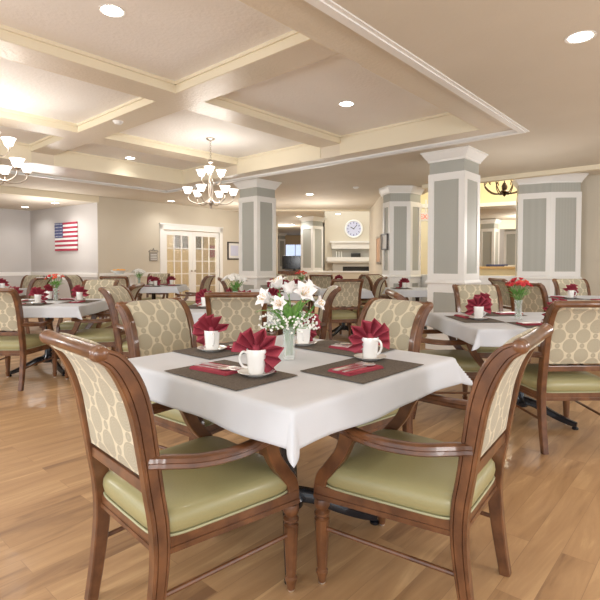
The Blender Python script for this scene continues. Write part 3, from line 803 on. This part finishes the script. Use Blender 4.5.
# ------------------------------------------------------------------ tables
def make_cloth(half=.535, over=.125, seed=0, scale=1):
    rnd = random.Random(seed); b = NB(); N = 64; H_=half+over
    phs=[rnd.uniform(0,6) for _ in range(8)]
    # non uniform samples: dense near the table edge
    def samp(k):
        t=-1+2*k/N; a=abs(t); s=1 if t>=0 else -1
        return s*(a/.62*half if a<=.62 else half+(a-.62)/.38*over)
    g=[]
    for i in range(N+1):
        row=[]
        for j in range(N+1):
            x,y=samp(i),samp(j); ox=max(0,abs(x)-half); oy=max(0,abs(y)-half)
            cx_=max(-half,min(half,x)); cy_=max(-half,min(half,y))
            r_=math.hypot(ox,oy)
            if r_==0: z=.0; px_,py_=x,y
            else:
                dx=(ox/r_)*(1 if x>0 else -1); dy=(oy/r_)*(1 if y>0 else -1)
                corner=2*min(ox,oy)/max(r_,1e-6)/1.414   # 0 edge, 1 diagonal
                rr=.018
                if r_<rr*1.57:
                    th=r_/rr; out=rr*sin(th); dz=rr*(1-cos(th))
                else:
                    e=r_-rr*1.57; sl=.15+.50*corner**2
                    out=rr+e*sl; dz=rr+e*math.sqrt(max(.0,1-sl*sl))
                along = x if oy>ox else y
                sidei = (0 if y>0 else 1) if oy>ox else (2 if x>0 else 3)
                wv=(sin(along*9+phs[sidei])*.012+sin(along*17+phs[sidei+4])*.006)*(dz/.15)*(1-corner)
                px_=cx_+dx*(out+wv); py_=cy_+dy*(out+wv); z=-dz
            row.append(b.verts.new((px_,py_,z)))
        g.append(row)
    for i in range(N):
        for j in range(N): b.faces.new((g[i][j],g[i+1][j],g[i+1][j+1],g[i][j+1]))
    bmesh.ops.recalc_face_normals(b, faces=b.faces[:])
    o = link('tablecloth', b, 'cloth', autosmooth=180)
    md = o.modifiers.new('thickness','SOLIDIFY'); md.thickness=.003; md.offset=1
    return o
def make_table():
    r = empty('dining_table')
    b = NB(); box(b,-.525,.525,-.525,.525,.735,.763,.006); link('tabletop', b, 'wood', r, smooth=False)
    b = NB(); lathe(b,[(.07,.10),(.075,.13),(.045,.18),(.040,.3),(.040,.60),(.055,.66),(.06,.70),(.06,.733)],24); box(b,-.22,.22,-.03,.03,.715,.735); box(b,-.03,.03,-.22,.22,.715,.735); link('pedestal', b, 'black_metal', r)
    for k in range(4):
        a=pi/4+k*pi/2; M=Matrix.Rotation(a,4,'Z')
        b=NB(); pth=crom([M@Vector(p) for p in ((.03,0,.15),(.12,0,.135),(.24,0,.085),(.34,0,.05),(.41,0,.035))],5)
        def fs(i,q):
            w=.028-.010*q; h=.030-.014*q
            return [(-w,-h),(w,-h),(w,h*.4),(w*.5,h),(-w*.5,h),(-w,h*.4)]
        sweep(b,pth,fs); ft=link('foot', b, 'black_metal', r)
        b=NB(); lathe(b,[(.020,0),(.022,.003),(.022,.012),(.012,.02)],14,c=tuple(M@Vector((.40,0,0)))); link('glide', b, 'black_metal', ft)
    return r
TB0 = make_table(); CL0 = make_cloth(); _ft=[True]; _c0=[True]
ZT = .770
def table(x, y, rot, phrase, alt=0, scale=1):
    rz=R(rot)
    if _ft[0]: _ft[0]=False; o=TB0; o.location=(x,y,0); o.rotation_euler[2]=rz
    else: o=copy_tree(TB0,(x,y,0),rz)
    o.scale=(scale,scale,1)
    tag(o,'square pedestal table: '+phrase,'table')
    src, fl = (CL0,_c0)
    if fl[0]: fl[0]=False; c=src
    else: c=src.copy(); COL.objects.link(c)
    c.location=(x,y,ZT-.002); c.rotation_euler[2]=rz; c.scale=(scale,scale,1)
    tag(c,'white tablecloth draped over '+phrase,'tablecloth')
# ------------------------------------------------------------------ place settings
def one(name,bm,m,smooth=True,**k): return link(name,bm,m,None,smooth,**k)
def mk_mat():
    b=NB(); box(b,-.222,.222,-.152,.152,0,.0018); return one('placemat',b,'mat_brown',False)
def mk_flatnap():
    r=empty('folded_napkin')
    b=NB()
    n=14
    for L_,(w,d,z0) in enumerate(((.105,.058,0),(.103,.056,.0035),(.101,.0535,.007))):
        box(b,-w,w,-d,d,z0+.0002,z0+.0034,.0012)
    link('cloth_layers',b,'napkin',r,smooth=False)
    return r
def mk_cut(kind):
    b=NB(); L_=.175
    if kind=='knife':
        for x0,x1,w0,w1 in ((-.09,0,.0045,.0055),): pass
        pts=[(-.10,-.005),(-.01,-.004),(0,-.006),(.07,-.008),(.095,-.003),(.098,.003),(0,.004),(-.01,.003),(-.10,.005),(-.103,0)]
        prism(b,pts,0,.0022)
    elif kind=='fork':
        prism(b,[(-.10,-.005),(-.10,.005),(.03,.0028),(.045,.011),(.052,.012),(.052,-.012),(.045,-.011),(.03,-.0028)][::-1],0,.002)
        for k in range(4): box(b,.050,.088,-.0115+k*.0066,-.0083+k*.0066,.0,.002)
    else:
        prism(b,[(-.09,-.005),(-.09,.005),(.04,.0028),(.04,-.0028)][::-1],0,.002)
        rings=[]
        for rr,z in ((1,.003),(.75,.0),(.4,-.0015+.001)): rings.append([b.verts.new((.060+.026*rr*cos(a*pi/8),.017*rr*sin(a*pi/8),z+.0025)) for a in range(16)])
        for i in range(2):
            for k in range(16): b.faces.new((rings[i][k],rings[i][(k+1)%16],rings[i+1][(k+1)%16],rings[i+1][k]))
        b.faces.new(rings[-1])
        for v in b.verts: pass
    for v in b.verts: v.co.y*=1.35; v.co.x*=1.08; v.co.z*=1.3
    return one(kind if kind!='knife' else 'table_knife',b,'steel',True)
def mk_saucer():
    b=NB(); lathe(b,[(.038,.0),(.040,.002),(.055,.007),(.070,.014),(.072,.016),(.069,.0165),(.052,.010),(.036,.006),(.001,.0055)],36,cap=False); b.faces.new([v for v in b.verts if abs(v.co.z)<1e-6][:36]) if False else None
    return one('saucer',b,'china')
def mk_mug():
    r=empty('mug')
    b=NB(); lathe(b,[(.001,.0),(.028,.0),(.031,.003),(.034,.03),(.0365,.06),(.0385,.092),(.0375,.094),(.036,.092),(.034,.06),(.031,.03),(.028,.008),(.001,.006)],32,cap=False); link('cup_body',b,'china',r)
    b=NB(); tube(b,[(.033,0,.078),(.050,0,.084),(.062,0,.070),(.062,0,.048),(.050,0,.028),(.031,0,.024)],.0048,8); link('handle',b,'china',r)
    return r
def mk_fan(seed=0, spread=(-38,218), rad=.102, np_=8):
    rnd=random.Random(seed); b=NB(); a0,a1=map(R,spread); n=np_*2; rows=8; G=[]
    for i in range(n+1):
        a=a0+(a1-a0)*i/n; zig=(.5 if i%2 else -.5)
        rl=rad*(1+.05*sin(i*1.7+seed))*(1 if i%2 else .86)
        row=[]
        for j in range(rows+1):
            q=j/rows; rr=.012+(rl-.012)*q
            x=cos(a)*rr; z=sin(a)*rr
            y=zig*.060*q**.8 + .035*q*q*sin(a*1.0)*-1 + .012*sin(3*a+seed)*q
            if j==rows: y+=.002
            row.append(b.verts.new((x,y,z)))
        G.append(row)
    for i in range(n):
        for j in range(rows): b.faces.new((G[i][j],G[i+1][j],G[i+1][j+1],G[i][j+1]))
    # gathered stem of the fan, tucked into the cup
    tube(b,[(0,.004,.03),(0,.0,0),(0,.0,-.055)],.014,8,4)
    o=one('napkin_fan',b,'napkin',True,autosmooth=25)
    md=o.modifiers.new('thickness','SOLIDIFY'); md.thickness=.0028; md.offset=0
    return o
PROTO={}
def inst(kind, maker, loc, rz, label, cat, group=None):
    if kind not in PROTO: PROTO[kind]=maker(); o=PROTO[kind]
    else: o=copy_tree(PROTO[kind])
    o.location=loc; o.rotation_euler=(0,0,rz); tag(o,label,cat,group); return o
def setting(T, side, where, mx=0, md=.375, nap=(-.10,0,0), cup=(.125,.075), handle=40, fan=0, fanrot=None, full=True, fork=True, tilt=12, small=False):
    """T=(x,y,rotdeg). side: 0..3 table edge; local frame of the diner: +x right, +y towards the table centre"""
    x0,y0,rd=T; a=R(rd)+side*pi/2
    M=Matrix.Translation((x0,y0,0))@Matrix.Rotation(a,4,'Z')
    def W(x,y,z): return M@Vector((x,y,z))
    # the diner sits at local -y
    zc=ZT+.0015
    inst('mat',mk_mat,W(mx,-md,zc),a,'brown woven placemat '+where,'placemat')
    zn=zc+.0022
    nx,ny,na=nap
    inst('flat',mk_flatnap,W(mx+nx,-md+ny,zn),a+R(na),'folded burgundy napkin '+where,'napkin')
    if full:
        zz=zn+.0108; ar=a+R(na)
        for kind,dy,dx,an in (('fork',.028,.0,4),('table_knife',.004,.005,-3),('spoon',-.022,-.005,2)):
            p=W(mx+nx,-md+ny,zz)+Matrix.Rotation(ar,4,'Z')@Vector((dx,dy,0))
            inst(kind,(lambda k=kind: mk_cut('knife' if k=='table_knife' else k)),p,ar+R(an),{'fork':'steel fork','table_knife':'steel table knife','spoon':'steel spoon'}[kind]+' lying '+where,{'table_knife':'knife'}.get(kind,kind))
    cxl,cyl=cup
    c=W(mx+cxl,-md+cyl,zn)
    inst('saucer',mk_saucer,c,a,'white saucer under the mug '+where,'saucer')
    inst('mug',mk_mug,c+Vector((0,0,.0065)),a+R(handle),'white coffee mug '+where,'mug')
    f=inst('fan%d'%fan,(lambda: mk_fan(fan,spread=((-65,175),(-25,218),(15,235),(-75,125))[fan])),c+Vector((0,0,.0065+.078)),(R(fanrot) if fanrot is not None else a),'burgundy napkin fan in mug '+where,'napkin')
    return c
# ------------------------------------------------------------------ vases and flowers
def mk_vase():
    r=empty('glass_vase'); h=.15
    b=NB(); lathe(b,[(.001,0),(.026,0),(.0275,.003),(.0265,.02),(.0255,.08),(.027,.13),(.029,h),(.0275,h),(.0255,.13),(.024,.08),(.025,.02),(.022,.010),(.001,.009)],28,cap=False); link('vase_body',b,'glass',r)
    b=NB(); lathe(b,[(.001,.0105),(.0215,.0105),(.0245,.02),(.0235,.08),(.0235,.085),(.001,.085)],24,cap=False); link('water',b,'water',r)
    return r
def petal(bm, base, axis, up, L, W, curl=.4, n=6):
    """petal strip from base along axis, curling away from up"""
    axis=axis.normalized(); side=axis.cross(up).normalized(); up=side.cross(axis).normalized()
    prev=None
    for i in range(n+1):
        q=i/n; w=W*math.sin(pi*min(1,.12+q*.88))**.8 if q<1 else W*.04
        c=base+axis*(L*(q-.25*curl*q*q))+up*(L*(.45*q-curl*1.1*q*q*q))
        row=[bm.verts.new(c-side*w),bm.verts.new(c-up*w*.22),bm.verts.new(c+side*w)]
        if prev:
            for k in range(2): bm.faces.new((prev[k],prev[k+1],row[k+1],row[k]))
        prev=row
def basis(d):
    d=d.normalized(); a=d.cross(Vector((0,0,1)))
    a=a.normalized() if a.length>.05 else Vector((1,0,0)); return a,d.cross(a)
def solid(o,t=.0012):
    m=o.modifiers.new('thickness','SOLIDIFY'); m.thickness=t; return o
def lily(parent, c, d, L, m='lily_white', opening=.9):
    a,e=basis(d); b=NB()
    for k in range(6):
        an=2*pi*k/6; rad=a*cos(an)+e*sin(an); ax=(rad*opening+d*(.9 if k%2 else .7)).normalized()
        petal(b,c,ax,d,L*(1 if k%2 else .93),L*(.30 if k%2 else .21),.40)
    f=solid(link('lily_blossom',b,m,parent))
    b=NB()
    for k in range(6):
        an=2*pi*k/6+.3; t_=c+d*L*.62+(a*cos(an)+e*sin(an))*L*.18
        tube(b,[c,t_],.0007,4); sphere(b,t_,.0022,1,(1,1,1.6))
    link('stamen',b,'stamen',f)
def leafmesh(b, base, d, L, W):
    up=Vector((0,0,1)); petal(b,base,d,up if abs(d.z)<.9 else Vector((1,0,0)),L,W,.25,6)
def bouquet_white():
    rnd=random.Random(3); r=empty('lily_bouquet')
    heads=[((-.085,-.02,.265),(-.7,-.5,.35),.075),((-.045,.03,.315),(-.3,-.2,1),.075),((.060,-.035,.285),(.3,-.8,.55),.085),((.085,.05,.30),(.6,.2,.8),.07),((.0,.08,.29),(0,.7,.7),.07),((-.035,-.055,.245),(-.2,-.9,.4),.06),((.115,-.02,.245),(.9,-.4,.3),.06)]
    b=NB()
    for (c,d,L_) in heads: tube(b,[(c[0]*.12,c[1]*.12,.02),(c[0]*.25,c[1]*.25,.13),tuple(Vector(c)*.99)],.0022,5)
    for k in range(9): 
        a=rnd.uniform(0,6.28); tube(b,[(.012*cos(a),.012*sin(a),.015),(.014*cos(a+2),.014*sin(a+2),.13),(.09*cos(a),.09*sin(a),.22)],.0012,4)
    link('stems',b,'green',r)
    for (c,d,L_) in heads: lily(r,Vector(c),Vector(d).normalized(),L_)
    extra=[((.02*cos(k*2.4),.02*sin(k*2.4),.15+.05*rnd.random()),(cos(k*2.4),sin(k*2.4),.1+.9*rnd.random()),rnd.uniform(.09,.13),.012) for k in range(16)]
    for k,(bs,d,L_,W) in enumerate(tuple(extra)+(((-.03,-.02,.20),(-1,-.45,-.05),.13,.011),((0,-.02,.17),(-.25,-.3,1),.14,.012),((.01,-.02,.17),(.15,-.2,1),.15,.012),((.03,-.01,.17),(.7,-.3,.75),.13,.014),((-.02,0,.18),(-.7,.1,.7),.12,.012),((.02,.03,.18),(.5,.7,.5),.11,.014),((.0,.03,.2),(-.3,.8,.5),.10,.013),((.03,0,.16),(.9,.1,.2),.12,.013),((-.01,-.03,.16),(-.5,-.6,.3),.09,.012),((.02,-.03,.17),(.4,-.7,.4),.09,.012))):
        b=NB(); leafmesh(b,Vector(bs),Vector(d),L_,W); solid(link('leaf',b,'leaf',r))
    b=NB(); b2=NB()
    for k in range(280):
        a=rnd.uniform(0,6.28); q=rnd.uniform(.35,1); rr=.135*q
        c=Vector((rr*cos(a),rr*sin(a)*.9,.200-.045*q+rnd.uniform(-.03,.035)))
        sphere(b,c,rnd.uniform(.0040,.0066),1)
        if k%3==0: tube(b2,[(c.x*.15,c.y*.15,.14),tuple(c)],.0008,4)
    o=link('babys_breath',b,'white_petal',r); o['kind']='stuff'; link('sprig_stems',b2,'leaf',o)
    return r
def bouquet_round(cols, n=14, seed=1, name='flower_bouquet', spread=.085, zc=.25, size=.027, lilies=False):
    rnd=random.Random(seed); r=empty(name); b=NB(); hs=[]
    for k in range(n):
        a=2.4*k; q=math.sqrt((k+.5)/n); rr=spread*q
        hs.append(Vector((rr*cos(a),rr*sin(a),zc+.045*(1-q*q)+rnd.uniform(-.01,.01))))
    for h in hs: tube(b,[(h.x*.12,h.y*.12,.02),(h.x*.2,h.y*.2,.13),tuple(h)],.0018,5)
    link('stems',b,'green',r)
    b=NB()
    for k in range(16):
        a=k*2.4+.7; d=Vector((cos(a),sin(a),.02+.35*rnd.random())); leafmesh(b,Vector((cos(a)*.02,sin(a)*.02,zc-.09+rnd.uniform(0,.05))),d,rnd.uniform(.06,.095),.012)
    solid(link('foliage',b,'leaf',r))
    for k,h in enumerate(hs):
        b=NB(); out=Vector((h.x*3,h.y*3,.25)).normalized(); a_,e_=basis(out)
        for ring,(m_,op,sc) in enumerate(((7,1.15,1),(6,.75,.8),(4,.35,.6))):
            for j in range(m_):
                an=2*pi*j/m_+ring*.4; rad=a_*cos(an)+e_*sin(an); petal(b,h,(rad*op+out*.6).normalized(),out,size*sc*1.15,size*.42*sc,.3,4)
        solid(link('blossom',b,cols[k%len(cols)],r),.001)
    return r
def vase(x,y,where,bq,z=None):
    z=ZT+.0015
    inst('vase',mk_vase,(x,y,z),random.uniform(0,3),'clear glass vase of water '+where,'vase')
    kind,lab=bq
    mk={'white':bouquet_white,'red':lambda:bouquet_round(['red_petal','red_petal','coral_petal'],16,2),'mixed':lambda:bouquet_round(['coral_petal','white_petal','coral_petal','red_petal'],15,4,spread=.10),'cream':lambda:bouquet_round(['white_petal'],20,6,spread=.12,size=.036),'coral':lambda:bouquet_round(['coral_petal','red_petal'],12,8,spread=.10)}[kind]
    inst('bq_'+kind,mk,(x,y,z+.0015),0,lab+' '+where,'flowers')

# ------------------------------------------------------------------ the nearest table
T1=(-.055,2.19,-42.5)
table(*T1,'the nearest table with the white lilies')
setting(T1,0,'at the front left place of the nearest table',mx=.045,md=.375,nap=(-.075,.0,6),cup=(.105,.045),handle=232,fan=0,fanrot=-8)
setting(T1,1,'at the front right place of the nearest table',mx=.06,md=.375,nap=(-.06,-.005,-5),cup=(.155,.075),handle=-95,fan=1,fanrot=6)
setting(T1,3,'at the back left place of the nearest table',mx=.04,md=.385,nap=(-.09,.03,8),cup=(.085,-.01),handle=60,fan=2,fanrot=-15)
setting(T1,2,'at the back right place of the nearest table',mx=-.02,md=.375,nap=(-.06,.0,-4),cup=(.20,.07),handle=130,fan=3,fanrot=25)
vase(-.05,2.16,'in the middle of the nearest table',('white','white lilies and small white sprigs'))
chair(-.385,1.753,46,'large armchair with olive seat in the left foreground, seen from behind')
chair(.430,1.845,-54,'large armchair with olive seat in the right foreground, seen from the side')
chair(.27,2.72,234,'patterned armchair at the far right side of the nearest table, facing the camera')
chair(-.57,2.75,124,'patterned armchair at the far left side of the nearest table, facing right')
# ------------------------------------------------------------------ right table
T2=(1.70,3.75,2)
table(*T2,'the right-hand table with red carnations')
setting(T2,3,'at the left place of the right-hand table',mx=.0,md=.36,nap=(-.12,-.01,4),cup=(.05,.02),handle=100,fan=1,fanrot=-10)
setting(T2,2,'at the back place of the right-hand table',mx=.05,md=.36,nap=(-.13,-.0,4),cup=(.10,.0),handle=100,fan=0,fanrot=10)
setting(T2,0,'at the near place of the right-hand table',mx=.02,md=.36,nap=(-.09,-.0,4),cup=(.10,.05),handle=10,fan=2,fanrot=0)
vase(1.67,3.70,'in the middle of the right-hand table',('red','tight bunch of red carnations'))
chair(1.745,3.33,-2,'patterned armchair seen squarely from behind at the right edge, with its olive seat showing')
chair(1.17,3.92,92,'armchair at the left side of the right-hand table, its olive seat under the cloth')
chair(1.86,4.72,180,'patterned armchair facing the camera at the back of the right-hand table')
# ------------------------------------------------------------------ left table
T3=(-2.82,5.42,3)
table(*T3,'the left-hand table with red and white flowers')
setting(T3,0,'at the near place of the left-hand table',mx=-.06,md=.36,nap=(-.13,-.0,4),cup=(.10,.05),handle=10,fan=0,fanrot=0)
setting(T3,1,'at the right place of the left-hand table',mx=.0,md=.36,nap=(-.10,.0,4),cup=(.12,.06),handle=-60,fan=1,fanrot=-10)
setting(T3,3,'at the left place of the left-hand table',mx=.0,md=.36,nap=(-.10,.0,4),cup=(.12,.06),handle=10,fan=2,fanrot=10)
setting(T3,2,'at the back place of the left-hand table',mx=.0,md=.36,nap=(-.10,.0,4),cup=(.12,.06),handle=10,fan=3,fanrot=10)
vase(-2.80,5.55,'in the middle of the left-hand table',('mixed','loose red and white flowers'))
chair(-2.84,4.84,1,'patterned armchair seen from behind at the near side of the left-hand table')
chair(-2.20,5.28,-96,'armchair at the right side of the left-hand table, facing left')
chair(-2.76,6.28,182,'patterned armchair facing the camera at the back of the left-hand table')
# ------------------------------------------------------------------ middle table behind the nearest one
T4=(-.60,4.82,0)
table(*T4,'the middle table right behind the nearest one')
for s,w,f in ((3,'left',1),(2,'back',2),(1,'right',3),(0,'near',0)):
    setting(T4,s,'at the %s place of the middle table'%w,cup=(.11,.05),handle=40,fan=f,fanrot=(-10,5,12,0)[s],full=False)
vase(-.66,4.95,'in the middle of the middle table',('cream','full round bunch of creamy white flowers'))
chair(-.515,4.19,-2,'grey patterned armchair seen squarely from behind, between the nearest table and the middle table')
chair(-1.42,4.72,94,'armchair with a curved light edge at the left side of the middle table, facing right')
chair(-.06,4.84,-92,'armchair at the right side of the middle table, its yellow inner back facing left')
# ------------------------------------------------------------------ table before the french doors
T5=(-2.87,9.5,4)
table(*T5,'the distant table before the French doors')
for s,w,f in ((0,'near',0),(2,'back',1),(1,'right',2)):
    setting(T5,s,'at the %s place of the table by the French doors'%w,cup=(.11,.05),fan=f,fanrot=(0,5,-6)[s],full=False)
vase(-3.12,9.4,'on the distant table before the French doors',('cream','creamy white flowers'))
chair(-3.12,10.33,180,'small distant patterned armchair facing the camera behind the table by the French doors')
chair(-2.12,9.3,-84,'tall-backed distant armchair in side view, right of the table by the French doors')
chair(-3.24,8.88,2,'distant armchair seen from behind at the near side of the table by the French doors')
chair(-3.95,9.25,92,'distant armchair in side view before the alcove corner, facing right')
# far left table
T6=(-5.25,7.9,8)
table(*T6,'the table at the far left edge of the picture')
setting(T6,1,'at the right place of the far left edge table',cup=(.11,.05),fan=1,fanrot=5,full=False)
chair(-4.62,7.95,-88,'armchair at the right side of the table at the far left edge, facing left')
chair(-5.15,8.85,195,'armchair at the back of the table at the far left edge')
# ------------------------------------------------------------------ tables in the middle distance
T7=(-.34,7.72,0)
table(*T7,'the distant table ahead of the dark television',scale=.93)
for s,w,f in ((2,'back',1),(0,'near',0),(1,'right',2)):
    setting(T7,s,'at the %s place of the table ahead of the television'%w,md=.33,cup=(.11,.05),fan=f,fanrot=(0,5,-6)[s],full=False)
vase(.02,7.9,'on the distant table ahead of the television',('coral','bright coral red flowers'))
chair(-.10,8.52,180,'distant cream armchair facing the camera with a napkin fan before it')
chair(-.88,7.85,80,'distant armchair in side view right in front of the central pillar')
chair(-.50,9.9,176,'distant armchair back in shadow to the left of the cream one')
T8=(.72,8.0,0)
table(*T8,'the small distant table ahead of the fireplace',scale=.74)
chair(.60,7.40,-12,'greyish armchair seen from behind ahead of the fireplace')
chair(1.0,8.25,-70,'yellowish armchair in side view right of the small distant table, facing left')
T12=(.85,10.9,0)
table(*T12,'the farthest table under the clock',scale=.9)
setting(T12,0,'on the farthest table under the clock',md=.33,cup=(.0,.05),fan=1,fanrot=0,full=False)
chair(.50,10.3,10,'far armchair seen from behind left of the farthest table')
chair(1.25,10.45,-30,'far armchair seen from behind right of the farthest table')
# ------------------------------------------------------------------ table between the right pillars
T9=(2.02,8.33,0)
table(*T9,'the table half hidden behind the tallest pillar',scale=.86)
setting(T9,3,'on the table half hidden by the tallest pillar',mx=0,md=.28,cup=(.0,.05),fan=2,fanrot=0,full=False)
chair(1.72,9.02,135,'distant armchair left of the table half hidden behind the tallest pillar')
# ------------------------------------------------------------------ right far table
T10=(3.62,6.0,0)
table(*T10,'the far right table cut by the edge of the picture')
for s,w,f in ((3,'left',0),(0,'near',1)):
    setting(T10,s,'at the %s place of the far right table'%w,mx=0,md=.36,cup=(.08,.05),fan=f,fanrot=(0,5,-6,10)[s],full=False)
chair(3.92,6.64,180,'patterned armchair facing the camera at the back of the far right table')
chair(3.02,5.95,62,'armchair seen from behind at the left side of the far right table')
chair(3.38,7.32,85,'armchair in side view close to the wide angled pillar')
# buffet ledge with oranges by the alcove corner
q=atd(117,11.0)
r=empty('serving_shelf',(q.x,q.y-.0,0),ROT,'narrow white serving shelf against the left wall beside the alcove corner','shelf')
b=NB(); box(b,-.40,.40,-.26,.04,.93,.96,.005); link('shelf_top',b,'trim_white',r,smooth=False)
b=NB(); box(b,-.36,-.32,-.24,.02,0,.93); link('leg',b,'trim_white',r,smooth=False)
b=NB(); box(b,.32,.36,-.24,.02,0,.93); link('leg',b,'trim_white',r,smooth=False)
bw=Vector((q.x,q.y,.96))-V*.10
b=NB(); lathe(b,[(.001,0),(.08,0),(.09,.01),(.19,.075),(.20,.085),(.19,.083),(.09,.02),(.001,.012)],28,cap=False); o=link('fruit_bowl',b,'china'); o.location=bw; tag(o,'wide white bowl of oranges on the serving shelf','bowl')
for k,(dx,dy,dz) in enumerate(((-.1,-.03,.105),(-.03,-.06,.10),(.04,-.05,.10),(.11,-.02,.108),(-.06,.05,.10),(.02,.05,.10),(.09,.06,.105),(-.02,0,.115),(.06,.0,.115))):
    b=NB(); sphere(b,(0,0,0),.038,2,(1,1,.95)); o=link('orange',b,'orange'); o.location=bw+Vector((dx*1.0,dy,dz-.03)); tag(o,'orange lying in the wide white bowl on the serving shelf','orange','oranges in the bowl')

# ------------------------------------------------------------------ camera, light
cd=bpy.data.cameras.new('camera'); cam=bpy.data.objects.new('camera',cd); COL.objects.link(cam)
cd.sensor_fit='HORIZONTAL'; cd.sensor_width=36; cd.lens=36*FP/600
cam.location=(0,0,CH); cam.rotation_euler=(R(90)-TH,0,0); cd.shift_y=-(300-PY0)/600
cd.clip_start=.05; cd.clip_end=200
S.camera=cam
w=bpy.data.worlds.new('world'); S.world=w; w.use_nodes=True
bg=w.node_tree.nodes['Background']; bg.inputs[0].default_value=(.86,.93,1,1); bg.inputs[1].default_value=2.4
def lamp(kind,loc,e,col=(1,.93,.83),size=.3,rot=(0,0,0)):
    ld=bpy.data.lights.new('lamp',kind); ld.energy=e; ld.color=col
    if kind=='AREA': ld.size=size
    else: ld.shadow_soft_size=size
    o=bpy.data.objects.new('fill_lamp',ld); COL.objects.link(o); o.location=loc; o.rotation_euler=rot
# added fill lights without fixtures, brightening the rooms further back
lamp('POINT',(1.7,16.0,4.3),120,size=.4)
for p_ in ((3.2,.6,1.5),(-2.8,.6,1.5),(0,-1.8,1.5),(5.2,3.2,1.5),(-5.4,3.4,1.5)): lamp('POINT',p_,128,(1,.98,.96),size=.35)  # unseen fill lights around the camera, added to lift the ceiling
lamp('POINT',(.5,12.4,1.9),55,(1,.96,.9),.35); lamp('POINT',(-1.6,12.6,2.0),45,(1,.96,.9),.35); lamp('POINT',(-5.6,10.6,1.9),60,(1,.96,.92),.35); lamp('POINT',(3.1,6.9,1.6),25,(1,.96,.92),.35)  # more added fill without fixtures, for the dim far half of the room
lamp('POINT',(-.6,19.5,2.3),70); lamp('POINT',(.4,16.4,2.3),40)
lamp('POINT',(4.6,10.2,3.2),150,(1,.86,.6)); lamp('POINT',(7,15,2.3),90); lamp('POINT',(7.5,18.2,2.2),60)
q=P(7.6,12.6); lamp('POINT',(q.x,q.y,2.2),110,(1,.85,.6))
for (u_,v_) in ((5.0,10.2),(7.4,8.0),(7.4,4.2),(4.5,.6),(1.5,.6),(.8,3.0),(1.0,7.5)):  # extra spots added under the ceiling for brightness, no fixture modelled
    q=P(u_,v_); zc_=ZP if (EU0<u_<EU1 and EV0<v_<EV1) else ZC
    r=empty('downlight',(q.x,q.y,zc_),0,'added ceiling fill spot','ceiling light')
    bpy.data.objects.remove(r)
    ld=bpy.data.lights.new('down_spot','SPOT'); ld.energy=22; ld.color=(1,.97,.93); ld.spot_size=R(155); ld.spot_blend=.8; ld.shadow_soft_size=.1
    lo=bpy.data.objects.new('fill_lamp', ld); COL.objects.link(lo); lo.location=(q.x,q.y,zc_-.02)
S.view_settings.view_transform='Standard'; S.view_settings.look='None'; S.view_settings.gamma=1
S.view_settings.use_curve_mapping=False; S.view_settings.exposure=-.30
